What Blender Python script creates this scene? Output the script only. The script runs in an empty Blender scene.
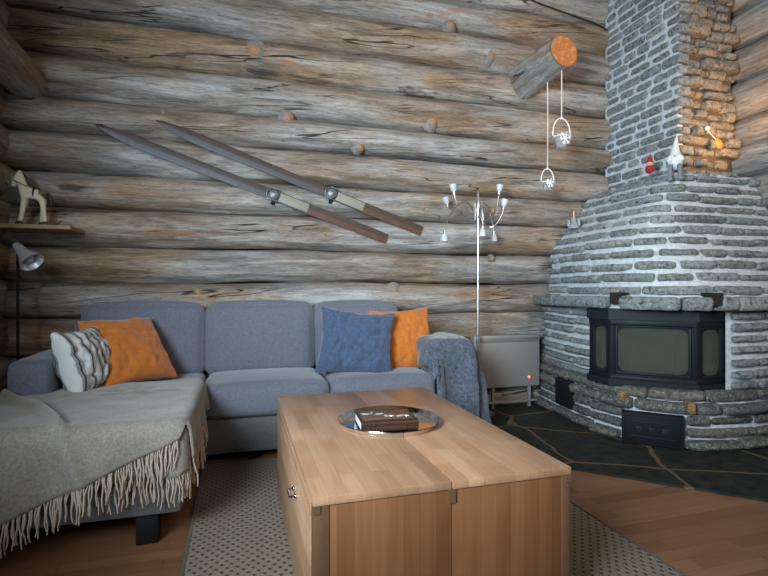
import bpy, bmesh, math, random
from mathutils import Vector, Matrix, noise
R = random.Random(7)
SC = bpy.context.scene
COL = SC.collection

# ------------------------------------------------------------------ camera, world, light, exposure
cam_d = bpy.data.cameras.new('camera')
cam_d.sensor_width = 36.0
cam_d.lens = 492 / 768 * 36
cam = bpy.data.objects.new('camera', cam_d)
COL.objects.link(cam)
cam.location = (0, 0, 1.0)
cam.rotation_euler = (math.radians(90), 0, math.radians(-16.4))
SC.camera = cam

world = bpy.data.worlds.new('world')
SC.world = world
world.use_nodes = True
world.node_tree.nodes['Background'].inputs[0].default_value = (0.62, 0.80, 1.0, 1)
world.node_tree.nodes['Background'].inputs[1].default_value = 0.03


def area(name, loc, target, sx, sy, watts, color, spread=180):
    l = bpy.data.lights.new(name, 'AREA')
    l.shape = 'RECTANGLE'
    l.size, l.size_y = sx, sy
    l.energy = watts
    l.color = color
    l.spread = math.radians(spread)
    o = bpy.data.objects.new(name, l)
    COL.objects.link(o)
    o.location = loc
    o.rotation_euler = (Vector(target) - Vector(loc)).to_track_quat('-Z', 'Y').to_euler()
    return o


# daylight through the window in the left wall, and through the tall windows behind the camera
area('window_daylight_left', (-1.36, 0.40, 1.75), (1.9, 3.5, 1.85), 1.7, 1.2, 185, (0.70, 0.87, 1.0), 104)
area('window_daylight_behind', (2.3, -1.9, 3.55), (2.1, 3.7, 1.9), 2.2, 1.3, 30, (1.0, 0.90, 0.78), 72)
# warm wall lamp on the right-hand wall, out of the frame
lamp = bpy.data.lights.new('wall_lamp_bulb', 'SPOT')
lamp.energy = 27
lamp.spot_size = math.radians(125)
lamp.spot_blend = .7
lamp.color = (1.0, 0.55, 0.22)
lamp.shadow_soft_size = 0.05
lo = bpy.data.objects.new('wall_lamp_bulb', lamp)
COL.objects.link(lo)
lo.location = (3.50, 2.46, 2.04)
lo.rotation_euler = (Vector((3.46, 2.95, 2.42)) - Vector(lo.location)).to_track_quat('-Z', 'Y').to_euler()

SC.view_settings.view_transform = 'Standard'
SC.view_settings.look = 'None'
SC.view_settings.gamma = 1.0
SC.view_settings.use_curve_mapping = False
SC.view_settings.exposure = 0.0


# ------------------------------------------------------------------ material helpers
class NT:
    def __init__(self, name):
        self.m = bpy.data.materials.new(name)
        self.m.use_nodes = True
        self.t = self.m.node_tree
        self.b = self.t.nodes['Principled BSDF']

    def n(self, typ, ins=None, **props):
        nd = self.t.nodes.new('ShaderNode' + typ)
        for k, v in props.items():
            setattr(nd, k, v)
        for k, v in (ins or {}).items():
            self.put(nd.inputs[k], v)
        return nd

    def put(self, sock, v):
        if isinstance(v, bpy.types.NodeSocket):
            self.t.links.new(v, sock)
        elif isinstance(v, bpy.types.Node):
            self.t.links.new(v.outputs[0], sock)
        else:
            if sock.type == 'RGBA' and len(v) == 3:
                v = (*v, 1)
            sock.default_value = v

    def math(self, op, a, b=0.5, clamp=False):
        nd = self.n('Math', {0: a, 1: b}, operation=op)
        nd.use_clamp = clamp
        return nd.outputs[0]

    def mix(self, f, a, b, blend='MIX'):
        nd = self.t.nodes.new('ShaderNodeMix')
        nd.data_type = 'RGBA'
        nd.blend_type = blend
        self.put(nd.inputs[0], f)
        self.put(nd.inputs[6], a)
        self.put(nd.inputs[7], b)
        return nd.outputs[2]

    def ramp(self, f, stops):
        nd = self.n('ValToRGB', {0: f})
        cr = nd.color_ramp
        while len(cr.elements) > 1:
            cr.elements.remove(cr.elements[-1])
        cr.elements[0].position = stops[0][0]
        c = stops[0][1]
        cr.elements[0].color = (*c, 1) if not isinstance(c, float) else (c, c, c, 1)
        for p, c in stops[1:]:
            e = cr.elements.new(p)
            e.color = (*c, 1) if not isinstance(c, float) else (c, c, c, 1)
        return nd.outputs[0]

    def noise(self, vec, scale, detail=4, rough=.55, dist=0.0):
        return self.n('TexNoise', {'Vector': vec, 'Scale': scale, 'Detail': detail, 'Roughness': rough, 'Distortion': dist}).outputs[0]

    def coord(self, scale=(1, 1, 1), island=0.0, rot=(0, 0, 0)):
        v = self.n('TexCoord').outputs['Object']
        if island:
            r = self.n('NewGeometry').outputs['Random Per Island']
            cx = self.n('CombineXYZ', {0: self.math('MULTIPLY', r, island), 1: self.math('MULTIPLY', r, island * 1.7), 2: self.math('MULTIPLY', r, island * .6)})
            v = self.n('VectorMath', {0: v, 1: cx.outputs[0]}, operation='ADD').outputs[0]
        return self.n('Mapping', {'Vector': v, 'Scale': scale, 'Rotation': rot}).outputs[0]

    def bump(self, h, strength=.4, dist=.01):
        self.put(self.b.inputs['Normal'], self.n('Bump', {'Height': h, 'Strength': strength, 'Distance': dist}).outputs[0])

    def fin(self, color=None, rough=.8, metal=0.0, **kw):
        if color is not None:
            self.put(self.b.inputs['Base Color'], color)
        self.put(self.b.inputs['Roughness'], rough)
        self.put(self.b.inputs['Metallic'], metal)
        for k, v in kw.items():
            self.put(self.b.inputs[k.replace('_', ' ')], v)
        return self.m


def plain(name, c, rough=.7, metal=0.0, var=.15, scale=18, **kw):
    t = NT(name)
    f = t.noise(t.coord(), scale, 3)
    a = tuple(x * (1 - var) for x in c)
    b = tuple(min(1, x * (1 + var)) for x in c)
    return t.fin(t.mix(f, a, b), rough, metal, **kw)


def log_material(name, axis, grey=.5, warmth=.5, island=13.0, scars=()):
    """weathered round logs; axis = the direction the grain runs"""
    t = NT(name)
    s = {0: (1, 1, 1), 1: (1, 1, 1)}[axis]
    rot = (0, 0, 0) if axis == 0 else (0, 0, math.radians(90))
    base = t.coord(s, island, rot)

    def st(sx, so):
        return t.n('Mapping', {'Vector': base, 'Scale': (sx, so, so)}).outputs[0]
    streak = t.noise(st(1.1, 9.0), 1.0, 9, .70, .8)
    fine = t.noise(st(5.0, 55), 1.0, 6, .68, .5)
    big = t.noise(st(.8, 2.2), 1.0, 3, .5, .5)
    blot = t.noise(st(2.2, 6.0), 1.0, 5, .6, .8)
    g = t.ramp(streak, [(.28, (.085, .075, .065)), (.42, (.24, .225, .205)), (.55, (.39, .375, .357)), (.70, (.61, .60, .585))])
    w = t.ramp(streak, [(.28, (.06, .036, .02)), (.43, (.21, .128, .07)), (.57, (.37, .25, .15)), (.72, (.53, .40, .27))])
    mask = t.ramp(t.math('ADD', big, t.math('MULTIPLY', blot, .5)), [(.62 + .25 * (.5 - warmth), 0.0), (.95 + .25 * (.5 - warmth), 1.0)])
    c = t.mix(mask, g, w)
    c = t.mix(t.math('MULTIPLY', t.ramp(fine, [(.3, 1.0), (.50, 0.0)]), .6), c, (.07, .058, .047))
    grit = t.noise(st(16, 110), 1.0, 4, .7, .4)
    c = t.mix(t.math('MULTIPLY', t.ramp(grit, [(.34, 1.0), (.46, 0.0)]), .55), c, (.06, .05, .042))
    c = t.mix(t.math('MULTIPLY', t.ramp(grit, [(.58, 0.0), (.70, 1.0)]), .35), c, (.62, .60, .57))
    # rusty patches of old bark and resin
    c = t.mix(t.math('MULTIPLY', t.ramp(t.noise(st(1.7, 7.5), 1.0, 6, .62, 1.2), [(.62, 0.0), (.69, 1.0)]), .6), c, (.33, .15, .065))
    c = t.mix(t.math('MULTIPLY', t.ramp(t.noise(st(1.4, 9.0), 1.3, 6, .65, 1.0), [(.24, 1.0), (.32, 0.0)]), .7), c, (.06, .045, .036))
    # long drying cracks, slightly spiral
    sp = t.n('Mapping', {'Vector': t.n('Mapping', {'Vector': base, 'Rotation': (0, math.radians(6), 0)}).outputs[0], 'Scale': (.42, 8, 8)}).outputs[0]
    cr = t.noise(sp, 1.0, 3, .5, .12)
    line = t.math('ABSOLUTE', t.math('SUBTRACT', cr, .5))
    gate = t.ramp(t.noise(st(1.1, 3.0), 1.0, 2), [(.50, 0.0), (.58, 1.0)])
    crack = t.math('MULTIPLY', t.ramp(line, [(.002, 1.0), (.008, 0.0)]), gate)
    c = t.mix(crack, c, (.022, .018, .015))
    for (px_, pz_, hx, hz, col, k) in scars:
        sp_ = t.n('SeparateXYZ', {0: t.n('TexCoord').outputs['Object']})
        dx_ = t.math('DIVIDE', t.math('SUBTRACT', sp_.outputs[0], px_), hx)
        dz_ = t.math('DIVIDE', t.math('SUBTRACT', sp_.outputs[2], pz_), hz)
        rr_ = t.math('SQRT', t.math('ADD', t.math('MULTIPLY', dx_, dx_), t.math('MULTIPLY', dz_, dz_)))
        rag = t.noise(st(4, 22), 1.0, 5, .7, .5)
        m_ = t.math('MULTIPLY', t.ramp(t.math('ADD', rr_, t.math('MULTIPLY', rag, 1.3)), [(.80, 1.0), (.99, 0.0)]), k)
        c = t.mix(m_, c, t.ramp(fine, [(.35, tuple(v * .35 for v in col)), (.6, col)]))
    h = t.math('SUBTRACT', t.math('ADD', t.math('MULTIPLY', streak, 1.0), t.math('ADD', t.math('MULTIPLY', fine, .6), t.math('MULTIPLY', grit, .35))), t.math('MULTIPLY', crack, 1.2))
    t.bump(h, 1.0, .018)
    return t.fin(c, .72)


def stone_material(name, cols, lichen=.35, scale=1.0):
    t = NT(name)
    r = t.n('NewGeometry').outputs['Random Per Island']
    v = t.coord((1, 1, 1), 9.0)
    n1 = t.noise(v, 30 * scale, 8, .75)
    n2 = t.noise(v, 75 * scale, 4, .7)
    c = t.ramp(r, [(i / max(1, len(cols) - 1), k) for i, k in enumerate(cols)])
    c = t.mix(t.ramp(n1, [(.36, 1.0), (.5, 0.0)]), c, (.03, .032, .033))
    c = t.mix(t.math('MULTIPLY', t.ramp(n1, [(.54, 0.0), (.64, 1.0)]), lichen * 1.5), c, (.37, .385, .29))
    c = t.mix(t.math('MULTIPLY', t.ramp(n2, [(.55, 0.0), (.66, 1.0)]), .6), c, (.52, .53, .53))
    c = t.mix(t.math('MULTIPLY', t.ramp(n2, [(.32, 1.0), (.44, 0.0)]), .6), c, (.03, .03, .03))
    t.bump(t.math('ADD', n1, t.math('MULTIPLY', n2, .5)), 1.0, .016)
    return t.fin(c, .75)


def fabric(name, c1, c2, weave=420, fuzz=60, rough=.95, sheen=.3, bump=.25):
    t = NT(name)
    v = t.coord()
    a = t.noise(v, fuzz, 5, .65)
    b = t.noise(v, weave, 2, .5)
    f = t.math('ADD', t.math('MULTIPLY', a, .6), t.math('MULTIPLY', b, .4))
    c = t.mix(t.ramp(f, [(.36, 0.0), (.64, 1.0)]), c1, c2)
    t.bump(f, bump, .004)
    m = t.fin(c, rough)
    t.b.inputs['Sheen Weight'].default_value = sheen
    t.b.inputs['Specular IOR Level'].default_value = .2
    return m


def stave_wood(name, long_axis, cross_axis, stave=.043, length=.42, tone=1.0, rough=.38, red=0.0):
    """glued hardwood staves, seen on the plane spanned by the two axes"""
    t = NT(name)
    o = t.n('TexCoord').outputs['Object']
    sep = t.n('SeparateXYZ', {0: o})
    uv = t.n('CombineXYZ', {0: sep.outputs[long_axis], 1: sep.outputs[cross_axis], 2: 0.0}).outputs[0]
    bt = t.n('TexBrick', {'Vector': uv, 'Color1': (0, 0, 0), 'Color2': (1, 1, 1), 'Mortar': (.5, .5, .5), 'Scale': 1.0,
                          'Mortar Size': .0006, 'Mortar Smooth': .3, 'Bias': 0.0, 'Brick Width': length, 'Row Height': stave})
    bt.offset = .37
    sv = [0, 0, 0]
    sv[long_axis] = 2.2
    sv[cross_axis] = 42
    third = 3 - long_axis - cross_axis
    sv[third] = 42
    g = t.noise(t.n('Mapping', {'Vector': o, 'Scale': sv}).outputs[0], 1.0, 6, .6, .8)
    big = t.noise(o, 5.0, 3)
    c = t.ramp(bt.outputs[0], [(.0, (.40 * tone, .205 * tone, .108 * tone)), (.5, (.46 * tone, .25 * tone, .138 * tone)), (1.0, (.52 * tone, .30 * tone, .175 * tone))])
    c = t.mix(t.math('MULTIPLY', t.ramp(g, [(.32, 1.0), (.58, 0.0)]), .45), c, (.25 * tone, .13 * tone, .065 * tone))
    c = t.mix(t.math('MULTIPLY', t.ramp(big, [(.45, 0.0), (.7, 1.0)]), .25), c, (.60 * tone, .40 * tone, .26 * tone))
    c = t.mix(t.math('MULTIPLY', bt.outputs[1], .5), c, (.16 * tone, .085 * tone, .045 * tone))
    if red:
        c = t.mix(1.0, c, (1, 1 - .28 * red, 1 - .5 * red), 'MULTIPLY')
    t.bump(g, .06, .003)
    return t.fin(c, rough, 0.0, Specular_IOR_Level=.35)


# ------------------------------------------------------------------ materials
M = {}
M['log_x'] = log_material('weathered_log', 0, warmth=.55, scars=[
    (1.42, 2.575, .75, .13, (.085, .045, .03), .9), (-.42, 1.385, .55, .10, (.42, .20, .10), .75), (.10, 2.75, .30, .14, (.30, .14, .06), .7),
    (.18, 2.60, .35, .09, (.05, .045, .045), .8), (-.05, 1.36, .6, .06, (.62, .56, .50), .7), (-1.05, 1.66, .3, .08, (.07, .045, .03), .8)])
M['log_y'] = log_material('weathered_log_side', 1, warmth=.12)
M['log_beam'] = log_material('beam_log', 1, warmth=.72)
M['log_stub'] = log_material('stub_log', 1, warmth=.05)
t = NT('cut_log_end')
v = t.coord()
sep = t.n('SeparateXYZ', {0: v})
rad = t.math('SQRT', t.math('ADD', t.math('POWER', sep.outputs[0], 2.0), t.math('POWER', sep.outputs[2], 2.0)))
ring = t.math('SINE', t.math('MULTIPLY', t.math('ADD', rad, t.math('MULTIPLY', t.noise(v, 9, 4), .012)), 520))
c = t.mix(t.ramp(ring, [(.0, 0.0), (1.0, 1.0)]), (.52, .18, .05), (.26, .075, .02))
c = t.mix(t.math('MULTIPLY', t.ramp(t.noise(v, 22, 5, .7), [(.5, 0.0), (.62, 1.0)]), .55), c, (.72, .38, .15))
c = t.mix(t.ramp(rad, [(.112, 0.0), (.126, 1.0)]), c, (.20, .10, .05))
t.bump(ring, .2, .002)
M['log_end'] = t.fin(c, .7)
M['knot'] = plain('cut_knot', (.34, .17, .085), .8, var=.6, scale=75)
M['knot_rim'] = plain('knot_rim', (.22, .19, .165), .85, var=.5, scale=45)

M['stone'] = stone_material('grey_slate_stone', [(.20, .22, .225), (.29, .31, .315), (.17, .185, .18), (.33, .335, .31), (.25, .28, .30), (.215, .235, .215)])
M['stone_brown'] = stone_material('brown_slate_stone', [(.25, .20, .15), (.32, .27, .21), (.18, .155, .13), (.28, .26, .23), (.33, .24, .15), (.24, .23, .21)], .25)
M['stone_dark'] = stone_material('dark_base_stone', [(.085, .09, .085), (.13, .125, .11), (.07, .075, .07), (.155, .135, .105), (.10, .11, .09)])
t = NT('pale_mortar')
v = t.coord()
f = t.noise(v, 35, 5, .65)
t.bump(f, .5, .01)
M['mortar'] = t.fin(t.ramp(f, [(.3, (.36, .38, .395)), (.6, (.56, .58, .60))]), .9)
M['mortar_brown'] = plain('brown_mortar', (.10, .068, .042), .9, var=.3)
M['lamplit_stone'] = stone_material('lamplit_orange_stone', [(.30, .16, .055), (.24, .125, .05)], .2)  # orange of lamplight put into the stone colour

t = NT('slate_paving')
v = t.coord()
vo = t.n('TexVoronoi', {'Vector': t.n('Mapping', {'Vector': t.n('VectorMath', {0: v, 1: t.n('VectorMath', {0: t.n('TexNoise', {'Vector': v, 'Scale': 2.2}).outputs[1], 1: (.16, .16, 0)}, operation='MULTIPLY').outputs[0]}, operation='ADD').outputs[0], 'Scale': (1, 1, 0)}).outputs[0], 'Scale': 1.7}, feature='DISTANCE_TO_EDGE')
f = t.noise(v, 14, 5, .65)
c = t.ramp(f, [(.3, (.010, .012, .010)), (.65, (.034, .036, .030))])
edge = t.ramp(vo.outputs[0], [(.014, 1.0), (.022, 0.0)])
c = t.mix(edge, c, (.13, .092, .058))
t.bump(t.math('SUBTRACT', t.math('MULTIPLY', f, .4), edge), .4, .006)
M['slate'] = t.fin(c, .7, 0.0, Specular_IOR_Level=.2)

t = NT('floor_boards')
o = t.n('TexCoord').outputs['Object']
bt = t.n('TexBrick', {'Vector': o, 'Color1': (0, 0, 0), 'Color2': (1, 1, 1), 'Mortar': (.3, .3, .3), 'Scale': 1.0, 'Mortar Size': .0012,
                      'Mortar Smooth': .2, 'Bias': 0.0, 'Brick Width': .62, 'Row Height': .068})
bt.offset = .43
g = t.noise(t.n('Mapping', {'Vector': o, 'Scale': (1.6, 26, 1)}).outputs[0], 1.0, 6, .6, .6)
c = t.ramp(bt.outputs[0], [(0, (.215, .095, .042)), (.5, (.265, .125, .058)), (1, (.31, .155, .075))])
c = t.mix(t.math('MULTIPLY', t.ramp(g, [(.3, 1.0), (.6, 0.0)]), .4), c, (.17, .075, .035))
c = t.mix(t.math('MULTIPLY', bt.outputs[1], .7), c, (.08, .035, .018))
t.bump(g, .05, .003)
M['floor'] = t.fin(c, .36)

t = NT('woven_jute')
o = t.n('TexCoord').outputs['Object']
sp = t.n('SeparateXYZ', {0: o})
px_, py_ = .036, .0235
rowf = t.math('DIVIDE', sp.outputs[1], py_)
row = t.math('FLOOR', rowf)
par = t.math('MULTIPLY', t.math('MODULO', t.math('ABSOLUTE', row), 2.0), .5)
wob = t.math('MULTIPLY', t.noise(o, 30, 2), .25)
cu = t.math('FRACT', t.math('ADD', t.math('ADD', t.math('DIVIDE', sp.outputs[0], px_), par), wob))
cv = t.math('FRACT', rowf)
du = t.math('MULTIPLY', t.math('SUBTRACT', cu, .5), 2.0)
dv = t.math('MULTIPLY', t.math('SUBTRACT', cv, .5), 1.15)
d = t.math('SQRT', t.math('ADD', t.math('MULTIPLY', du, du), t.math('MULTIPLY', dv, dv)))
hole = t.ramp(d, [(.20, 1.0), (.42, 0.0)])
fib = t.noise(o, 160, 4, .6)
c = t.ramp(fib, [(.3, (.20, .15, .105)), (.65, (.34, .27, .20))])
c = t.mix(t.math('MULTIPLY', hole, .85), c, (.04, .03, .022))
t.bump(t.math('SUBTRACT', t.math('MULTIPLY', fib, .3), hole), .8, .008)
M['rug'] = t.fin(c, .95)
M['rug_edge'] = fabric('rug_binding', (.05, .042, .033), (.09, .075, .058))

M['sofa'] = fabric('slate_blue_upholstery', (.098, .102, .126), (.172, .179, .214), 520, 90)
M['sofa_base'] = fabric('sofa_base_cloth', (.085, .080, .080), (.135, .128, .125), 520, 90)
M['black'] = plain('black_wood', (.008, .008, .008), .6, Specular_IOR_Level=.2)
M['orange'] = fabric('orange_linen', (.42, .115, .016), (.56, .175, .030), 300, 40)
M['blue'] = fabric('navy_blue_linen', (.036, .058, .108), (.082, .115, .185), 300, 70)
M['throw'] = fabric('blue_grey_fleece', (.034, .043, .060), (.125, .142, .175), 130, 50, bump=.9)
M['blanket'] = fabric('taupe_wool', (.18, .150, .120), (.31, .268, .215), 260, 85, bump=.5)
M['fringe'] = fabric('fringe_wool', (.33, .245, .185), (.54, .43, .34), 300, 80)

t = NT('striped_ticking')
o = t.n('TexCoord').outputs['Object']
sx = t.n('SeparateXYZ', {0: o}).outputs[0]
w1 = t.math('FRACT', t.math('ADD', t.math('MULTIPLY', sx, 19.0), .45))
w2 = t.math('FRACT', t.math('MULTIPLY', sx, 50.0))
big = t.ramp(w1, [(.0, 0.0), (.42, 0.0), (.45, 1.0), (.86, 1.0), (.89, 0.0)])
thin = t.ramp(w2, [(.0, 1.0), (.45, 1.0), (.52, 0.0)])
core = t.ramp(w1, [(.56, 0.0), (.58, 1.0), (.70, 1.0), (.72, 0.0)])
ws = t.noise(o, 300, 2)
c = t.mix(t.math('MULTIPLY', big, t.math('ADD', t.math('MULTIPLY', thin, .35), .5)), (.60, .59, .56), (.16, .16, .17))
c = t.mix(core, c, (.05, .05, .055))
t.bump(ws, .2, .003)
M['stripe'] = t.fin(c, .95)

M['top_l'] = stave_wood('table_top_wood', 1, 0, .05, .36, 1.04, .30, .08)
M['wood_xz_shaded'] = stave_wood('table_front_shaded_wood', 2, 0, .047, 1.2, .52, .5, 1.0)  # shade of the front face put into the colour: darker, redder than the top
M['wood_yz'] = stave_wood('table_side_wood', 1, 2, .06, .5, 1.05, .40)
M['wood_dark'] = plain('dark_end_grain', (.15, .075, .04), .5, var=.3, scale=70)
M['wood_frame'] = plain('table_leg_wood', (.15, .072, .036), .45, var=.25, scale=40)
M['gap'] = plain('shadow_gap_felt', (.01, .008, .006), .9)
M['chrome'] = plain('chrome', (.78, .79, .80), .16, 1.0, var=.03)
M['steel'] = plain('polished_steel', (.70, .71, .72), .13, 1.0, var=.04)
M['brushed'] = plain('satin_metal', (.55, .55, .56), .32, 1.0, var=.06)
M['leather'] = plain('brown_leather', (.042, .017, .009), .38, var=.45, scale=55)
M['leather_l'] = plain('tan_leather', (.15, .075, .038), .42, var=.4, scale=45)
M['paper'] = plain('page_edges', (.74, .73, .70), .8, var=.08, scale=120)
M['foil'] = plain('silver_emblem', (.82, .80, .74), .22, .6, var=.1)
M['ski_up'] = plain('dark_ski_wood', (.036, .018, .012), .5, var=.5, scale=22)
M['ski_low'] = plain('grey_ski_wood', (.050, .048, .052), .5, var=.35, scale=22)
M['ski_tail'] = plain('brown_ski_wood', (.085, .034, .017), .5, var=.5, scale=26)
M['ski_plate'] = plain('pale_foot_plate', (.25, .24, .185), .6, var=.2)
M['binding'] = plain('old_zinc', (.20, .21, .215), .5, .7, var=.3, scale=40)
M['iron'] = plain('cast_iron', (.010, .012, .014), .55, .0, var=.25, scale=70, Specular_IOR_Level=.08)
M['iron_edge'] = plain('iron_trim', (.015, .019, .023), .45, .0, var=.2, scale=60, Specular_IOR_Level=.12)
M['soot'] = plain('firebox_lining', (.17, .155, .12), .95, var=.5, scale=9)
t = NT('fire_glass')
sm = t.noise(t.coord(), 5, 4)
M['glass'] = t.fin((.32, .34, .28), .10, 0.0, Transmission_Weight=.86, IOR=1.08)
t = NT('clear_glass')
M['clear'] = t.fin((.93, .96, .97), .05, 0.0, Transmission_Weight=.9, IOR=1.3)
M['frost'] = plain('frosted_glass_shade', (.72, .76, .80), .35, var=.05, Transmission_Weight=.35)
M['white'] = plain('white_enamel', (.78, .78, .77), .4, var=.04)
M['cord'] = plain('white_cord', (.66, .64, .60), .7)
M['heater'] = plain('heater_enamel', (.27, .25, .24), .36, .15, var=.04)
M['heater_dark'] = plain('heater_grille', (.10, .09, .08), .5)
t = NT('red_indicator')
M['led'] = t.fin((.9, .05, .03), .4, 0.0, Emission_Color=(1, .06, .03, 1), Emission_Strength=9.0)
M['horse'] = plain('cream_painted_wood', (.76, .66, .50), .55, var=.12, scale=30)
M['horse_dark'] = plain('dark_painted_wood', (.035, .022, .016), .5, var=.3)
M['shelf'] = plain('shelf_wood', (.30, .18, .09), .55, var=.3, scale=25)
M['felt_white'] = plain('white_felt', (.62, .62, .61), .95, var=.12, scale=90)
M['beard'] = plain('white_fur', (.72, .72, .72), .95, var=.15, scale=140)
M['felt_red'] = plain('red_felt', (.30, .014, .018), .9, var=.2, scale=60)
M['felt_grey'] = plain('grey_felt', (.17, .19, .22), .95, var=.25, scale=90)
M['skin'] = plain('gnome_nose', (.60, .36, .25), .7, var=.1)
M['amber'] = plain('amber_disc', (.50, .20, .03), .4, var=.3, scale=50)
M['alu'] = plain('satin_aluminium', (.74, .75, .77), .38, .55, var=.04)
M['pewter'] = plain('grey_ceramic', (.27, .28, .31), .6, var=.2, scale=50)
M['brass'] = plain('brass', (.75, .50, .20), .3, .9, var=.1)
M['cable'] = plain('black_rubber', (.012, .012, .012), .6)


# ------------------------------------------------------------------ mesh helpers
class MB:
    def __init__(self):
        self.v, self.f, self.m = [], [], []

    def add(self, vs, fs, mi=0):
        k = len(self.v)
        self.v += [tuple(p) for p in vs]
        self.f += [tuple(i + k for i in q) for q in fs]
        self.m += [mi] * len(fs)
        return self

    def box(self, lo_, hi, mi=0, bevel=0.0, mat=None, seg=2):
        bm = bmesh.new()
        c = [(a + b) / 2 for a, b in zip(lo_, hi)]
        s = [abs(b - a) for a, b in zip(lo_, hi)]
        bmesh.ops.create_cube(bm, size=1.0, matrix=Matrix.Translation(c) @ Matrix.Diagonal((*s, 1)))
        if bevel:
            bmesh.ops.bevel(bm, geom=bm.edges[:], offset=min(bevel, min(s) * .49), segments=seg, profile=.5, affect='EDGES')
        if mat is not None:
            bm.transform(mat)
        self.bm(bm, mi)
        return self

    def bm(self, bm, mi=0):
        bm.verts.index_update()
        self.add([v.co[:] for v in bm.verts], [[v.index for v in f.verts] for f in bm.faces], mi)
        bm.free()

    def tube(self, pts, rad, mi=0, n=8, caps=True):
        pts = [Vector(p) for p in pts]
        rr = rad if isinstance(rad, (list, tuple)) else [rad] * len(pts)
        vs, fs = [], []
        up = None
        for i, p in enumerate(pts):
            d = (pts[min(i + 1, len(pts) - 1)] - pts[max(i - 1, 0)]).normalized()
            if up is None:
                up = d.orthogonal().normalized()
            else:
                up = (up - d * up.dot(d))
                up = up.normalized() if up.length > 1e-6 else d.orthogonal().normalized()
            sd = d.cross(up)
            for k in range(n):
                a = 2 * math.pi * k / n
                vs.append(p + (up * math.cos(a) + sd * math.sin(a)) * rr[i])
        for i in range(len(pts) - 1):
            for k in range(n):
                fs.append((i * n + k, i * n + (k + 1) % n, (i + 1) * n + (k + 1) % n, (i + 1) * n + k))
        if caps:
            fs.append(tuple(range(n - 1, -1, -1)))
            fs.append(tuple((len(pts) - 1) * n + k for k in range(n)))
        return self.add(vs, fs, mi)

    def lathe(self, prof, c=(0, 0, 0), n=32, mi=0, mat=None):
        vs, fs = [], []
        for r, z in prof:
            for k in range(n):
                a = 2 * math.pi * k / n
                p = Vector((r * math.cos(a), r * math.sin(a), z))
                if mat is not None:
                    p = mat @ p
                vs.append(p + Vector(c))
        for i in range(len(prof) - 1):
            for k in range(n):
                fs.append((i * n + k, i * n + (k + 1) % n, (i + 1) * n + (k + 1) % n, (i + 1) * n + k))
        fs.append(tuple(range(n - 1, -1, -1)))
        fs.append(tuple((len(prof) - 1) * n + k for k in range(n)))
        return self.add(vs, fs, mi)

    def ball(self, c, r, mi=0, sc=(1, 1, 1), n=12, bump=0.0, seed=0):
        bm = bmesh.new()
        bmesh.ops.create_uvsphere(bm, u_segments=n * 2, v_segments=n, radius=1.0)
        for v in bm.verts:
            k = 1 + bump * noise.noise(v.co * 3 + Vector((seed, 0, 0)))
            v.co = Vector((v.co.x * sc[0], v.co.y * sc[1], v.co.z * sc[2])) * r * k + Vector(c)
        self.bm(bm, mi)
        return self

    def build(self, name, mats, parent=None, smooth=True, angle=40):
        me = bpy.data.meshes.new(name)
        me.from_pydata(self.v, [], self.f)
        for m in (mats if isinstance(mats, (list, tuple)) else [mats]):
            me.materials.append(m)
        me.polygons.foreach_set('material_index', self.m)
        me.update()
        bm = bmesh.new()
        bm.from_mesh(me)
        bmesh.ops.recalc_face_normals(bm, faces=bm.faces)
        for f in bm.faces:
            f.smooth = smooth
        if smooth:
            ca = math.radians(angle)
            for e in bm.edges:
                if len(e.link_faces) == 2 and e.calc_face_angle(0) > ca:
                    e.smooth = False
        bm.to_mesh(me)
        bm.free()
        o = bpy.data.objects.new(name, me)
        COL.objects.link(o)
        if parent is not None:
            o.parent = parent
            # meshes are written in world coordinates; keep them there
            o.matrix_parent_inverse = Matrix.Identity(4)
            inv = parent_world(parent).inverted()
            me.transform(inv)
        return o


def parent_world(o):
    m = Matrix.LocRotScale(o.location, o.rotation_euler, o.scale)
    return parent_world(o.parent) @ m if o.parent else m


def recentre(o, p):
    """put the origin of a top-level mesh at p without moving it"""
    o.data.transform(Matrix.Translation(-Vector(p)))
    o.location = p
    return o


def tag(o, label, cat, group=None, kind=None):
    if label:
        o['label'] = label
    if cat:
        o['category'] = cat
    if group:
        o['group'] = group
    if kind:
        o['kind'] = kind
    return o


def thing(name, loc, label, cat, group=None, rz=0.0):
    o = bpy.data.objects.new(name, None)
    o.empty_display_size = .1
    COL.objects.link(o)
    o.location = loc
    o.rotation_euler = (0, 0, rz)
    return tag(o, label, cat, group)


def struct(o):
    o['kind'] = 'structure'
    return o


def fbm(p, f, o=3):
    return noise.fractal(Vector(p) * f, 1.0, 2.0, o)


def bez(pts, n=8):
    """Catmull-Rom through points"""
    P = [Vector(p) for p in pts]
    P = [P[0] * 2 - P[1]] + P + [P[-1] * 2 - P[-2]]
    out = []
    for i in range(1, len(P) - 2):
        for k in range(n):
            s = k / n
            a, b, c_, d_ = P[i - 1], P[i], P[i + 1], P[i + 2]
            out.append(.5 * ((2 * b) + (c_ - a) * s + (2 * a - 5 * b + 4 * c_ - d_) * s * s + (3 * b - a - 3 * c_ + d_) * s ** 3))
    out.append(P[-2])
    return out


def lerp_tab(tab, x):
    if x <= tab[0][0]:
        return tab[0][1]
    for (x0, y0), (x1, y1) in zip(tab, tab[1:]):
        if x <= x1:
            return y0 + (y1 - y0) * (x - x0) / (x1 - x0)
    return tab[-1][1]


# ------------------------------------------------------------------ the room
CX, CY = 3.85, 3.75      # inner corner behind the fireplace


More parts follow.
